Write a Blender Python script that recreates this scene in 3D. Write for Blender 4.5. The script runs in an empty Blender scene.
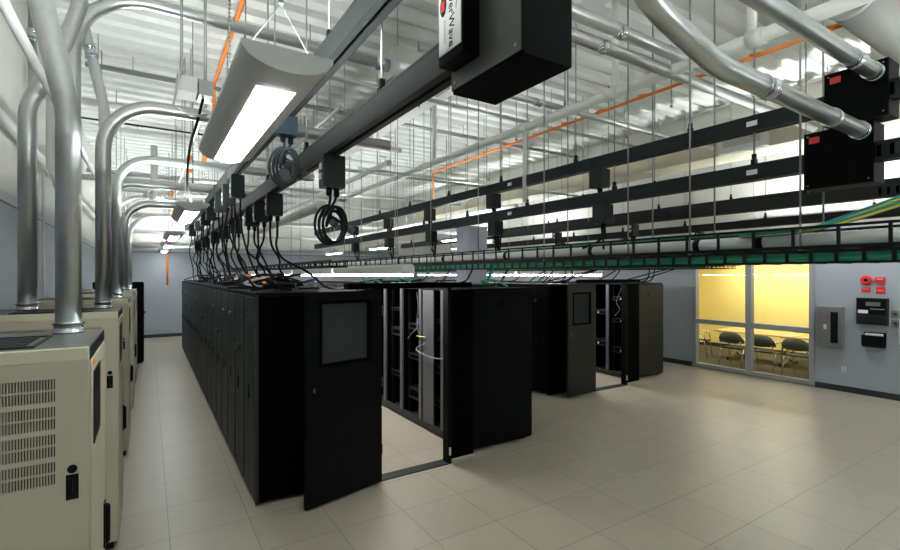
import bpy, math, random
from mathutils import Vector, Matrix
random.seed(7)
SC = bpy.context.scene
COL = SC.collection
PI = math.pi
HCAM = 2.17

# ------------------------------------------------------------------ materials
MATS = {}
def mat(name, col, rough=0.5, metal=0.0, noise=0.0, nscale=20.0, bump=0.0, bscale=200.0, spec=0.5):
    m = bpy.data.materials.new(name); m.use_nodes = True
    nt = m.node_tree; b = nt.nodes['Principled BSDF']
    b.inputs['Base Color'].default_value = (*col, 1); b.inputs['Roughness'].default_value = rough
    b.inputs['Metallic'].default_value = metal
    b.inputs['Specular IOR Level'].default_value = spec
    if noise or bump:
        tc = nt.nodes.new('ShaderNodeTexCoord')
    if noise:
        n = nt.nodes.new('ShaderNodeTexNoise'); n.inputs['Scale'].default_value = nscale; n.inputs['Detail'].default_value = 3
        r = nt.nodes.new('ShaderNodeMapRange')
        r.inputs['To Min'].default_value = 1 - noise; r.inputs['To Max'].default_value = 1 + noise
        mx = nt.nodes.new('ShaderNodeVectorMath'); mx.operation = 'SCALE'; mx.inputs[0].default_value = col
        nt.links.new(tc.outputs['Object'], n.inputs['Vector']); nt.links.new(n.outputs['Fac'], r.inputs['Value'])
        nt.links.new(r.outputs['Result'], mx.inputs['Scale']); nt.links.new(mx.outputs['Vector'], b.inputs['Base Color'])
    if bump:
        n2 = nt.nodes.new('ShaderNodeTexNoise'); n2.inputs['Scale'].default_value = bscale
        bp = nt.nodes.new('ShaderNodeBump'); bp.inputs['Strength'].default_value = bump; bp.inputs['Distance'].default_value = 0.002
        nt.links.new(tc.outputs['Object'], n2.inputs['Vector']); nt.links.new(n2.outputs['Fac'], bp.inputs['Height'])
        nt.links.new(bp.outputs['Normal'], b.inputs['Normal'])
    MATS[name] = m
    return m
def emit(name, col, strength):
    m = bpy.data.materials.new(name); m.use_nodes = True
    b = m.node_tree.nodes['Principled BSDF']
    b.inputs['Base Color'].default_value = (0.8, 0.8, 0.8, 1)
    b.inputs['Emission Color'].default_value = (*col, 1); b.inputs['Emission Strength'].default_value = strength
    MATS[name] = m
    return m

M = MATS
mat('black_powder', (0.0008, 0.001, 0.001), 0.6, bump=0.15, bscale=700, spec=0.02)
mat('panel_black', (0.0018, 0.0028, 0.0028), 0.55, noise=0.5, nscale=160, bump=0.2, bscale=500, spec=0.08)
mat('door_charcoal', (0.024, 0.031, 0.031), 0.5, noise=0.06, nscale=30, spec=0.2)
mat('panel_olive', (0.017, 0.018, 0.0145), 0.55, noise=0.08, nscale=300, spec=0.2)
mat('rack_grey', (0.075, 0.08, 0.083), 0.45, 0.2)
mat('void', (0.001, 0.001, 0.001), 0.9, spec=0.02)
mat('wire_dark', (0.09, 0.09, 0.09), 0.5, 0.3)
mat('busway_grey', (0.024, 0.027, 0.026), 0.5, 0.0, noise=0.05, spec=.2)
mat('busway_dark', (0.012, 0.015, 0.016), 0.5, noise=0.05, spec=.25)
mat('feed_black', (0.0014, 0.0021, 0.0022), 0.5, noise=0.3, nscale=300, bump=0.2, bscale=500, spec=0.06)
mat('feed_side', (0.055, 0.056, 0.055), 0.38)
mat('galvanised', (0.56, 0.58, 0.58), 0.33, 0.88, noise=0.12, nscale=35)
mat('zinc', (0.62, 0.66, 0.70), 0.22, 0.95)
mat('rod_steel', (0.33, 0.34, 0.33), 0.45, 0.6)
mat('cream', (0.50, 0.475, 0.36), 0.5, noise=0.03, nscale=8)
mat('cream_edge', (0.62, 0.59, 0.44), 0.5)
mat('pdu_top', (0.10, 0.10, 0.092), 0.45, noise=0.05)
mat('gloss_black', (0.003, 0.003, 0.004), 0.4, spec=.2)
mat('rubber', (0.003, 0.004, 0.005), 0.5, spec=.12)
mat('shade_blueblack', (0.015, 0.03, 0.045), 0.45)  # blue-teal of shade put into the colour of one tap box and cord
mat('white_paint', (0.74, 0.745, 0.73), 0.55)
mat('pipe_white', (0.72, 0.73, 0.70), 0.5)
mat('duct_beige', (0.60, 0.56, 0.42), 0.6)
mat('duct_grey', (0.42, 0.43, 0.41), 0.5)
mat('ceiling_paint', (0.80, 0.82, 0.80), 0.75, noise=0.05, nscale=1.5)
mat('orange', (0.90, 0.25, 0.02), 0.5)
mat('red', (0.65, 0.025, 0.03), 0.45)
mat('cord_grey', (0.13, 0.13, 0.13), 0.5)
mat('red_pale', (0.80, 0.30, 0.30), 0.5)
mat('green_cable', (0.012, 0.27, 0.15), 0.45)
mat('teal_cable', (0.02, 0.26, 0.24), 0.45)
mat('yellow_cable', (0.75, 0.60, 0.05), 0.5)
mat('blue_cable', (0.02, 0.035, 0.16), 0.5)
mat('white_cable', (0.75, 0.75, 0.72), 0.5)
mat('fixture_grey', (0.62, 0.64, 0.65), 0.5)
mat('label_white', (0.85, 0.85, 0.85), 0.5)
mat('ink_black', (0.004, 0.005, 0.006), 0.5, spec=.2)
mat('ink_grey', (0.45, 0.45, 0.45), 0.5)
mat('frame_grey', (0.30, 0.315, 0.335), 0.45)
mat('lavender', (0.55, 0.57, 0.68), 0.6)
mat('baseboard', (0.02, 0.026, 0.034), 0.45)
mat('steel_panel', (0.25, 0.255, 0.26), 0.35, 0.5)
mat('panel_dark', (0.012, 0.0135, 0.015), 0.5, spec=.2)
mat('lcd', (0.12, 0.16, 0.13), 0.3)
mat('yellow_wall', (0.88, 0.73, 0.25), 0.7)
mat('carpet', (0.075, 0.068, 0.038), 0.95, noise=0.25, nscale=60)
mat('table_wood', (0.62, 0.38, 0.13), 0.4, noise=0.08, nscale=6)
mat('chair_shell', (0.12, 0.14, 0.12), 0.5)
mat('chrome', (0.6, 0.6, 0.6), 0.2, 1.0)
mat('door_pane', (0.026, 0.03, 0.032), 0.2, spec=.4)
mat('outlet_white', (0.7, 0.7, 0.68), 0.4)
emit('lamp_lens', (0.95, 1.0, 0.98), 21.0)
emit('lamp_up', (0.95, 1.0, 0.98), 46.0)
emit('strip_lens', (1.0, 0.96, 0.93), 45.0)
emit('meeting_lens', (1.0, 0.96, 0.86), 36.0)

def glass():
    m = bpy.data.materials.new('window_glass'); m.use_nodes = True
    nt = m.node_tree; nt.nodes.remove(nt.nodes['Principled BSDF'])
    t = nt.nodes.new('ShaderNodeBsdfTransparent'); t.inputs['Color'].default_value = (0.97, 0.98, 0.96, 1)
    g = nt.nodes.new('ShaderNodeBsdfGlossy'); g.inputs['Roughness'].default_value = 0.02
    f = nt.nodes.new('ShaderNodeFresnel'); f.inputs['IOR'].default_value = 1.45
    mx = nt.nodes.new('ShaderNodeMixShader')
    nt.links.new(f.outputs[0], mx.inputs[0]); nt.links.new(t.outputs[0], mx.inputs[1]); nt.links.new(g.outputs[0], mx.inputs[2])
    nt.links.new(mx.outputs[0], nt.nodes['Material Output'].inputs['Surface'])
    MATS['window_glass'] = m
glass()

def math_node(nt, op, a, b=None, c=None):
    n = nt.nodes.new('ShaderNodeMath'); n.operation = op
    for i, v in enumerate((a, b, c)):
        if v is None: continue
        if isinstance(v, (int, float)): n.inputs[i].default_value = v
        else: nt.links.new(v, n.inputs[i])
    return n.outputs[0]

def floor_mat():
    m = bpy.data.materials.new('raised_floor_tile'); m.use_nodes = True
    nt = m.node_tree; b = nt.nodes['Principled BSDF']
    g = nt.nodes.new('ShaderNodeNewGeometry'); s = nt.nodes.new('ShaderNodeSeparateXYZ')
    nt.links.new(g.outputs['Position'], s.inputs[0])
    T = 0.61
    u = math_node(nt, 'DIVIDE', math_node(nt, 'SUBTRACT', s.outputs['X'], 0.15), T)
    v = math_node(nt, 'DIVIDE', math_node(nt, 'SUBTRACT', s.outputs['Y'], 0.26), T)
    def line(q):
        f = math_node(nt, 'FRACT', q)
        d = math_node(nt, 'MINIMUM', f, math_node(nt, 'SUBTRACT', 1.0, f))
        return math_node(nt, 'LESS_THAN', d, 0.0042)
    mask = math_node(nt, 'MAXIMUM', line(u), line(v))
    cmb = nt.nodes.new('ShaderNodeCombineXYZ')
    nt.links.new(math_node(nt, 'FLOOR', u), cmb.inputs[0]); nt.links.new(math_node(nt, 'FLOOR', v), cmb.inputs[1])
    wn = nt.nodes.new('ShaderNodeTexWhiteNoise'); nt.links.new(cmb.outputs[0], wn.inputs['Vector'])
    no = nt.nodes.new('ShaderNodeTexNoise'); no.inputs['Scale'].default_value = 3.5; no.inputs['Detail'].default_value = 5
    nt.links.new(g.outputs['Position'], no.inputs['Vector'])
    val = math_node(nt, 'ADD', math_node(nt, 'MULTIPLY', wn.outputs['Value'], 0.07), math_node(nt, 'MULTIPLY', no.outputs['Fac'], 0.14))
    val = math_node(nt, 'ADD', val, 0.90)
    sc = nt.nodes.new('ShaderNodeVectorMath'); sc.operation = 'SCALE'; sc.inputs[0].default_value = (0.345, 0.31, 0.248)
    nt.links.new(val, sc.inputs['Scale'])
    mx = nt.nodes.new('ShaderNodeMix'); mx.data_type = 'RGBA'
    nt.links.new(mask, mx.inputs['Factor']); nt.links.new(sc.outputs[0], mx.inputs['A']); mx.inputs['B'].default_value = (0.13, 0.115, 0.09, 1)
    nt.links.new(mx.outputs['Result'], b.inputs['Base Color'])
    b.inputs['Roughness'].default_value = 0.36
    MATS['floor_tile'] = m
floor_mat()

def wall_mat():
    m = bpy.data.materials.new('two_tone_wall'); m.use_nodes = True
    nt = m.node_tree; b = nt.nodes['Principled BSDF']
    g = nt.nodes.new('ShaderNodeNewGeometry'); s = nt.nodes.new('ShaderNodeSeparateXYZ')
    nt.links.new(g.outputs['Position'], s.inputs[0])
    r = nt.nodes.new('ShaderNodeValToRGB'); r.color_ramp.interpolation = 'CONSTANT'
    nt.links.new(math_node(nt, 'DIVIDE', s.outputs['Z'], 6.0), r.inputs[0])
    e = r.color_ramp.elements
    e[0].position = 0; e[0].color = (0.345, 0.375, 0.425, 1)
    e[1].position = 2.94 / 6; e[1].color = (0.08, 0.09, 0.11, 1)
    x = e.new(2.955 / 6); x.color = (0.50, 0.525, 0.57, 1)
    x = e.new(3.09 / 6); x.color = (0.64, 0.635, 0.60, 1)
    nt.links.new(r.outputs[0], b.inputs['Base Color']); b.inputs['Roughness'].default_value = 0.6
    MATS['wall'] = m
wall_mat()

# ------------------------------------------------------------------ mesh builder
def origin_of(o):
    v = Vector((0, 0, 0))
    while o is not None:
        v = v + o.location; o = o.parent
    return v

class MB:
    def __init__(s): s.v = []; s.f = []; s.sm = []
    def add(s, vs, fs, smooth=False):
        o = len(s.v); s.v += [Vector(p) for p in vs]
        for f in fs: s.f.append([o + i for i in f]); s.sm.append(smooth)
        return s
    def box(s, x0, x1, y0, y1, z0, z1):
        return s.add([(x0,y0,z0),(x1,y0,z0),(x1,y1,z0),(x0,y1,z0),(x0,y0,z1),(x1,y0,z1),(x1,y1,z1),(x0,y1,z1)],
                     [(0,3,2,1),(4,5,6,7),(0,1,5,4),(1,2,6,5),(2,3,7,6),(3,0,4,7)])
    def prism(s, poly, axis, a0, a1, smooth=False):
        # poly: 2D outline; axis 'x': (y,z)  'y': (x,z)  'z': (x,y)
        def P(p, a): return {'x': (a, p[0], p[1]), 'y': (p[0], a, p[1]), 'z': (p[0], p[1], a)}[axis]
        n = len(poly)
        vs = [P(p, a0) for p in poly] + [P(p, a1) for p in poly]
        side = [(i, (i+1) % n, n + (i+1) % n, n + i) for i in range(n)]
        o = len(s.v)
        s.add(vs, side, smooth)
        s.f.append([o + i for i in range(n)][::-1]); s.sm.append(False)
        s.f.append([o + n + i for i in range(n)]); s.sm.append(False)
        return s
    def tube(s, pts, r, n=10, cap=True):
        pts = [Vector(p) for p in pts]
        q = [pts[0]]
        for p in pts[1:]:
            if (p - q[-1]).length > 1e-5: q.append(p)
        pts = q
        t = (pts[1] - pts[0]).normalized()
        up = Vector((0, 0, 1)) if abs(t.z) < 0.9 else Vector((1, 0, 0))
        nrm = (up - t * up.dot(t)).normalized()
        rings = []
        for i, p in enumerate(pts):
            if i == 0: tn = (pts[1] - p)
            elif i == len(pts) - 1: tn = (p - pts[i-1])
            else: tn = (pts[i+1] - p).normalized() + (p - pts[i-1]).normalized()
            tn = tn.normalized() if tn.length > 1e-9 else t
            nrm = nrm - tn * nrm.dot(tn)
            nrm = nrm.normalized() if nrm.length > 1e-6 else tn.orthogonal().normalized()
            bn = tn.cross(nrm)
            rr = r[i] if isinstance(r, (list, tuple)) else r
            rings.append([p + (nrm * math.cos(2*PI*k/n) + bn * math.sin(2*PI*k/n)) * rr for k in range(n)])
        o = len(s.v)
        for ring in rings: s.v += ring
        for i in range(len(rings) - 1):
            for k in range(n):
                a = o + i*n + k; b = o + i*n + (k+1) % n
                s.f.append([a, b, b + n, a + n]); s.sm.append(True)
        if cap:
            s.f.append([o + k for k in range(n)][::-1]); s.sm.append(False)
            e = o + (len(rings)-1)*n
            s.f.append([e + k for k in range(n)]); s.sm.append(False)
        return s
    def cyl(s, p0, p1, r, n=20): return s.tube([p0, p1], r, n)
    def build(s, name, m, parent=None, local=False, bevel=0.0, loc=None):
        off = Vector((0, 0, 0))
        if parent is not None and not local: off = origin_of(parent)
        if loc is not None: off = off + Vector(loc)
        me = bpy.data.meshes.new(name)
        me.from_pydata([tuple(v - off) for v in s.v], [], s.f)
        me.polygons.foreach_set('use_smooth', s.sm); me.update()
        me.materials.append(M[m] if isinstance(m, str) else m)
        o = bpy.data.objects.new(name, me); COL.objects.link(o)
        if loc is not None: o.location = loc
        if parent is not None: o.parent = parent
        if bevel:
            b = o.modifiers.new('bevel', 'BEVEL'); b.width = bevel; b.segments = 2; b.limit_method = 'ANGLE'
        return o

def B(*a): return MB().box(*a)
def tag(o, label=None, cat=None, group=None, kind=None):
    if label: o['label'] = label
    if cat: o['category'] = cat
    if group: o['group'] = group
    if kind: o['kind'] = kind
    return o
def empty(name, loc, label=None, cat=None, group=None, rz=0.0):
    o = bpy.data.objects.new(name, None); COL.objects.link(o); o.location = loc; o.rotation_euler = (0, 0, rz)
    o.empty_display_size = 0.1
    return tag(o, label, cat, group)
def dup(root, loc, label, rz=None, group=None):
    r = root.copy(); COL.objects.link(r); r.location = loc; r['label'] = label
    if rz is not None: r.rotation_euler = (0, 0, rz)
    if group: r['group'] = group
    for ch in list(root.children):
        c = ch.copy(); COL.objects.link(c); c.parent = r
        for g in ch.children:
            d = g.copy(); COL.objects.link(d); d.parent = c
    return r
def struct(name, mb, m, parent=None, bevel=0.0):
    o = mb.build(name, m, parent, bevel=bevel)
    if parent is None: o['kind'] = 'structure'
    return o
def spline(pts, k=6):
    pts = [Vector(p) for p in pts]; out = []
    P = [pts[0] * 2 - pts[1]] + pts + [pts[-1] * 2 - pts[-2]]
    for i in range(1, len(P) - 2):
        a, b, c, d = P[i-1], P[i], P[i+1], P[i+2]
        for j in range(k):
            t = j / k
            out.append(0.5 * ((2*b) + (c - a)*t + (2*a - 5*b + 4*c - d)*t*t + (3*b - a - 3*c + d)*t**3))
    out.append(pts[-1]); return out
def bent(pts, rad, k=8):
    # polyline with its corners rounded to radius rad
    pts = [Vector(p) for p in pts]; out = [pts[0]]
    for i in range(1, len(pts) - 1):
        p = pts[i]; a = (pts[i-1] - p); b = (pts[i+1] - p)
        la, lb = a.length, b.length; a.normalize(); b.normalize()
        ang = a.angle(b)
        t = min(rad / math.tan(ang / 2), la * 0.49, lb * 0.49) if ang < PI - 1e-3 else 0
        if t < 1e-4: out.append(p); continue
        r = t * math.tan(ang / 2)
        c = p + (a + b).normalized() * (r / math.sin(ang / 2))
        s, e = p + a * t - c, p + b * t - c
        su, eu = s.normalized(), e.normalized()
        for j in range(k + 1): out.append(c + su.slerp(eu, j / k) * r)
    out.append(pts[-1]); return out
ORD = ['first','second','third','fourth','fifth','sixth','seventh','eighth','ninth','tenth','eleventh','twelfth','thirteenth','fourteenth',
       'fifteenth','sixteenth','seventeenth','eighteenth','nineteenth','twentieth']
TENS = ['', '', 'twenty', 'thirty', 'forty']
def nth(i): return ORD[i] if i < 20 else ('thirtieth' if i == 29 else TENS[(i + 1)//10] + '-' + ORD[(i + 1) % 10 - 1])

# ------------------------------------------------------------------ the room
XL, XR, YB, YF, ZC = -1.32, 10.92, 19.4, -4.0, 5.7
struct('floor', B(XL - .1, XR + .02, YF - .1, YB + .1, -0.1, 0), 'floor_tile')
struct('wall_left', B(XL - .12, XL, YF - .1, YB + .1, 0, ZC + .2), 'wall')
struct('wall_back', B(XL, XR, YB, YB + .12, 0, ZC + .2), 'wall')
struct('wall_front', B(XL, XR, YF - .12, YF, 0, ZC + .2), 'wall')
WY0, WY1, WZ0, WZ1 = 3.98, 6.36, 0.02, 2.62
w = MB().box(XR, XR + .12, YF - .1, WY0, 0, ZC + .2).box(XR, XR + .12, WY1, YB + .1, 0, ZC + .2).box(XR, XR + .12, WY0, WY1, WZ1, ZC + .2)
struct('wall_right', w, 'wall')
struct('baseboard_right', MB().box(XR - .014, XR, YF, WY0 - .03, 0, 0.11).box(XR - .014, XR, WY1 + .03, YB, 0, 0.11), 'baseboard')
struct('baseboard_back', B(XL, XR, YB - .014, YB, 0, 0.11), 'baseboard')
struct('baseboard_left', B(XL, XL + .014, YF, YB, 0, 0.11), 'baseboard')
# corrugated roof deck: ribs run along x
dk = []; y = YF - .1; pitch = 0.38
while y < YB + .2:
    dk += [(y, ZC), (y + .15, ZC), (y + .18, ZC - .085), (y + .34, ZC - .085), (y + .37, ZC)]
    y += pitch
dk += [(y, ZC)]
poly = dk + [(y, ZC + .2), (YF - .1, ZC + .2)]
struct('ceiling', MB().prism(poly, 'x', XL - .1, XR + .1), 'ceiling_paint')
def ibeam_y(x, z, y0, y1, w=.2, h=.3, t=.02):
    return MB().box(x - w/2, x + w/2, y0, y1, z, z + t).box(x - w/2, x + w/2, y0, y1, z + h - t, z + h).box(x - t/2, x + t/2, y0, y1, z + t, z + h - t)
def ibeam_x(y, z, x0, x1, w=.2, h=.3, t=.02):
    return MB().box(x0, x1, y - w/2, y + w/2, z, z + t).box(x0, x1, y - w/2, y + w/2, z + h - t, z + h).box(x0, x1, y - t/2, y + t/2, z + t, z + h - t)
for i, x in enumerate((4.05, 9.9)):
    struct('ceiling_beam', ibeam_y(x, 5.1, YF, YB, .26, .48), 'white_paint')
t = empty('tall_cabinet', (5.2, 7.4, 0), 'tall pale lavender cabinet standing between the second and third rows', 'cabinet')
B(5.0, 5.42, 7.2, 7.62, .04, 3.05).build('body', 'lavender', t, bevel=.005)
B(5.02, 5.40, 7.22, 7.60, 0, .04).build('plinth', 'baseboard', t)
B(4.99, 5.43, 7.19, 7.63, 3.05, 3.08).build('top_cover', 'lavender', t)
B(4.985, 5.0, 7.24, 7.58, .1, 2.98).build('door', 'lavender', t, bevel=.003)

# window to the meeting room
wn = bpy.data.objects.new('window_1', None); COL.objects.link(wn); wn.location = (XR, 5.17, 0); wn['kind'] = 'structure'
def frame_bar(y0, y1, z0, z1): B(XR - .045, XR + .09, y0, y1, z0, z1).build('window_frame', 'frame_grey', wn, bevel=.004)
frame_bar(WY0 - .03, WY0 + .06, WZ0, WZ1); frame_bar(WY1 - .06, WY1 + .03, WZ0, WZ1)
frame_bar(5.09, 5.21, WZ0 + .085, WZ1 - .07)
frame_bar(WY0 + .06, WY1 - .06, WZ0, WZ0 + .085); frame_bar(WY0 + .06, WY1 - .06, WZ1 - .07, WZ1)
for a, b in ((WY0 + .06, 5.09), (5.21, WY1 - .06)):
    frame_bar(a, b, 1.035, 1.14)
    for z0, z1 in ((WZ0 + .085, 1.035), (1.14, WZ1 - .07)):
        B(XR + .02, XR + .026, a, b, z0, z1).build('window_pane', 'window_glass', wn)
# the meeting room behind it
MX0, MX1, MY0, MY1 = XR + .12, 14.6, 1.6, 8.6
struct('floor_meeting_room', B(XR + .02, MX1 + .1, MY0 - .1, MY1 + .1, -.1, 0), 'carpet')
struct('wall_meeting_back', B(MX1, MX1 + .1, MY0, MY1, 0, 2.75), 'yellow_wall')
struct('wall_meeting_near', B(MX0, MX1 + .1, MY0 - .1, MY0, 0, 2.75), 'yellow_wall')
struct('wall_meeting_far', B(MX0, MX1 + .1, MY1, MY1 + .1, 0, 2.75), 'yellow_wall')
struct('ceiling_meeting_room', B(MX0, MX1 + .1, MY0 - .1, MY1 + .1, 2.75, 2.85), 'white_paint')
struct('baseboard_meeting', B(MX1 - .014, MX1, MY0, MY1, 0, .11), 'baseboard')
mlab = ['long linear pendant lamp hanging over the meeting table', 'linear pendant lamp hanging by the yellow wall of the meeting room']
for i, (mx, mz) in enumerate(((12.1, 2.62), (13.9, 2.55))):
    t = empty('linear_pendant', (mx, 5.2, mz), mlab[i], 'lamp')
    B(mx - .07, mx + .07, 3.2, 7.4, mz + .02, mz + .07).build('lamp_housing', 'white_paint', t)
    B(mx - .06, mx + .06, 3.22, 7.38, mz, mz + .02).build('lens', 'meeting_lens', t)
    for yy in (3.6, 7.0): MB().cyl((mx, yy, mz + .07), (mx, yy, 2.75), .004, 6).build('suspension_wire', 'rod_steel', t)

# table and chairs in the meeting room
for i, (y0, y1) in enumerate(((4.92, 6.72), (2.9, 4.88))):
    t = empty('meeting_table', (12.95, (y0+y1)/2, 0), ['wooden meeting table behind the pane farther from the fire alarm panel', 'wooden meeting table behind the pane nearer the fire alarm panel'][i], 'table', 'meeting tables')
    B(12.42, 13.48, y0, y1, .715, .75).build('tabletop', 'table_wood', t, bevel=.008)
    for yy in (y0 + .3, y1 - .3):
        leg = MB().tube(bent([(12.55, yy, .03), (12.75, yy, .09), (12.93, yy, .2), (12.93, yy, .68)], .1), .028, 8)
        leg.tube(bent([(13.35, yy, .03), (13.1, yy, .09), (12.94, yy, .2)], .1), .025, 8).box(12.6, 13.3, yy - .03, yy + .03, .68, .715)
        lo = leg.build('leg', 'chrome', t)
        for xx in (12.53, 13.37): MB().cyl((xx, yy - .02, .035), (xx, yy + .02, .035), .035, 12).build('caster', 'rubber', lo)
def make_chair():
    t = empty('meeting_chair', (0, 0, 0), '', 'chair', 'meeting room chairs')
    # faces +x, back at -x
    st = MB()
    for k in range(7):
        pass
    B(-.22, .22, -.23, .23, .43, .46).build('seat', 'rubber', t, local=True, bevel=.012)
    n = 9; vs = []
    for d in (0, .018):
        for k in range(n):
            a = (k / (n - 1) - .5)
            yy = a * .56; xx = -.27 + .32 * a * a - d
            zt = .83 - .16 * (2*a)**4
            vs += [(xx + .02, yy, .56 + .04 * abs(a)), (xx - .02, yy, zt)]
    fs = []
    for k in range(n - 1):
        a = 2*k; o = 2*n
        fs += [(a, a+2, a+3, a+1), (o+a, o+a+1, o+a+3, o+a+2), (a+1, a+3, o+a+3, o+a+1), (a, o+a, o+a+2, a+2)]
    fs += [(0, 1, 2*n+1, 2*n), (2*n-2, 4*n-2, 4*n-1, 2*n-1)]
    MB().add(vs, fs, True).build('backrest', 'chair_shell', t, local=True)
    for sy in (-1, 1):
        MB().tube(bent([(.24, sy*.25, .02), (.18, sy*.25, .44), (-.2, sy*.25, .44), (-.27, sy*.22, .62)], .05), .011, 8).build('side_frame', 'chrome', t, local=True)
        MB().tube([(-.16, sy*.25, .44), (-.27, sy*.25, .02)], .011, 8).build('leg', 'chrome', t, local=True)
        MB().tube(bent([(-.25, sy*.25, .66), (-.1, sy*.28, .67), (.16, sy*.28, .66), (.19, sy*.26, .45)], .05), .012, 8).build('armrest', 'chrome', t, local=True)
    return t
chairs = [((11.80, 5.86), 0.0, 'dark meeting chair backing onto the glass, behind the pane beyond the mullion'),
          ((11.80, 5.22), 0.05, 'dark meeting chair with its back to the glass, first after the window mullion'),
          ((11.80, 4.52), -.08, 'dark meeting chair backing onto the glass, nearest the electrical panel'),
          ((12.35, 7.05), -1.3, 'dark meeting chair standing at the short end of the wooden table'),
          ((13.85, 5.3), PI, 'dark meeting chair on the yellow wall side of the tables')]
ch0 = make_chair()
for i, ((x, y), rz, lb) in enumerate(chairs):
    if i == 0: ch0.location = (x, y, 0); ch0.rotation_euler = (0, 0, rz); ch0['label'] = lb
    else: dup(ch0, (x, y, 0), lb, rz)

# ------------------------------------------------------------------ things on the right wall
t = empty('electrical_panel', (XR, 3.685, .81), 'grey steel electrical panel on the blue wall beside the window', 'electrical panel')
B(XR - .13, XR, 3.49, 3.88, .81, 1.575).build('cabinet_box', 'steel_panel', t, bevel=.004)
B(XR - .136, XR - .13, 3.515, 3.855, .84, 1.545).build('door', 'steel_panel', t, bevel=.002)
bp = B(XR - .139, XR - .136, 3.545, 3.66, .90, 1.48).build('breaker_strip', 'panel_dark', t)
for k in range(9):
    z = .93 + k * .06
    for (a, b) in ((3.56, 3.60), (3.61, 3.645)): B(XR - .148, XR - .139, a, b, z, z + .035).build('breaker', 'rubber', bp)
B(XR - .138, XR - .136, 3.72, 3.77, 1.15, 1.24).build('data_label', 'outlet_white', t)

t = empty('alarm_control_panel', (XR, 3.07, 1.30), 'black fire alarm control panel with small display on the blue wall', 'alarm panel')
B(XR - .10, XR, 2.86, 3.29, 1.29, 1.76).build('cabinet_box', 'panel_dark', t, bevel=.004)
B(XR - .108, XR - .10, 2.88, 3.27, 1.47, 1.73).build('keypad_plate', 'rubber', t)
B(XR - .112, XR - .108, 2.95, 3.15, 1.62, 1.69).build('display', 'lcd', t)
B(XR - .112, XR - .108, 3.12, 3.26, 1.485, 1.545).build('paper_label', 'label_white', t)
m_ = MB()
for k in range(8): m_.box(XR - .112, XR - .108, 2.90 + k*.024, 2.914 + k*.024, 1.56, 1.575)
m_.build('key_row', 'ink_grey', t)
B(XR - .106, XR - .10, 2.88, 3.27, 1.32, 1.44).build('lower_cover', 'panel_dark', t)

t = empty('document_tray', (XR, 3.05, .87), 'black plastic document tray holding papers below the alarm panel', 'document tray')
MB().prism([(XR, .90), (XR - .05, .88), (XR - .12, .92), (XR - .13, 1.10), (XR - .12, 1.10), (XR - .11, .93), (XR - .05, .90), (XR - .012, .91), (XR - .012, 1.15), (XR, 1.15)], 'y', 2.90, 3.21).build('tray', 'rubber', t)
pp = MB()
pp.box(XR - .09, XR - .03, 2.93, 3.17, .93, 1.13)
tag(pp.build('paper_stack', 'label_white', None, loc=(XR - .06, 3.05, .93)), 'white papers standing in the black wall tray', 'papers')

t = empty('alarm_horn', (XR, 3.18, 2.07), 'round red alarm horn above the alarm panel', 'alarm horn')
MB().tube([(XR, 3.17, 2.08), (XR - .03, 3.17, 2.08), (XR - .035, 3.17, 2.08), (XR - .05, 3.17, 2.08)], [.085, .085, .075, .065], 24).build('horn_body', 'red', t)
MB().tube([(XR - .05, 3.17, 2.08), (XR - .058, 3.17, 2.08)], [.03, .025], 16).build('horn_center', 'ink_black', t)
for (y0, y1, z0, z1, lb, nm) in ((2.91, 3.04, 2.02, 2.13, 'square red alarm strobe beside the round red horn', 'alarm_strobe'),
                             (3.11, 3.24, 1.86, 1.95, 'small red notice plate under the round red horn', 'notice_plate'),
                             (2.91, 3.04, 1.84, 1.96, 'red notice plate under the square red strobe', 'notice_plate')):
    t = empty(nm, (XR, (y0+y1)/2, z0), lb, 'alarm strobe' if 'strobe' in nm else 'sign')
    B(XR - (.04 if 'strobe' in nm else .012), XR, y0, y1, z0, z1).build('plate', 'red', t, bevel=.003)
    d = .04 if 'strobe' in nm else .012
    if 'strobe' in nm: B(XR - d - .012, XR - d, y0 + .02, y1 - .02, z0 + .065, z1 - .02).build('flash_lens', 'red_pale', t)
    else: B(XR - d - .001, XR - d, y0 + .02, y1 - .02, z0 + .05, z0 + .062).build('printed_line', 'red_pale', t)
for z, lb in ((1.50, 'upper of two steel switch plates at the picture edge'), (1.33, 'lower of two steel switch plates at the picture edge')):
    t = empty('switch_plate', (XR, 2.77, z), lb, 'switch')
    B(XR - .012, XR, 2.72, 2.83, z - .06, z + .06).build('plate', 'steel_panel', t, bevel=.003)
    MB().cyl((XR - .012, 2.775, z), (XR - .03, 2.775, z), .02, 12).build('key_switch', 'chrome', t)
t = empty('wall_outlet', (XR, 3.5, .42), 'small white outlet low on the blue wall under the electrical panel', 'outlet')
B(XR - .008, XR, 3.465, 3.535, .36, .475).build('cover_plate', 'outlet_white', t, bevel=.002)
MB().box(XR - .011, XR - .008, 3.485, 3.515, .375, .405).box(XR - .011, XR - .008, 3.485, 3.515, .43, .46).build('socket', 'duct_grey', t)
t = empty('wall_cabinet', (XR, 2.53, 1.0), 'pale wall cabinet cut off by the picture edge', 'wall cabinet')
B(XR - .12, XR, 2.40, 2.70, .98, 1.42).build('cabinet_box', 'outlet_white', t, bevel=.004)
B(XR - .126, XR - .12, 2.42, 2.68, 1.0, 1.4).build('door', 'outlet_white', t, bevel=.002)

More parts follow.
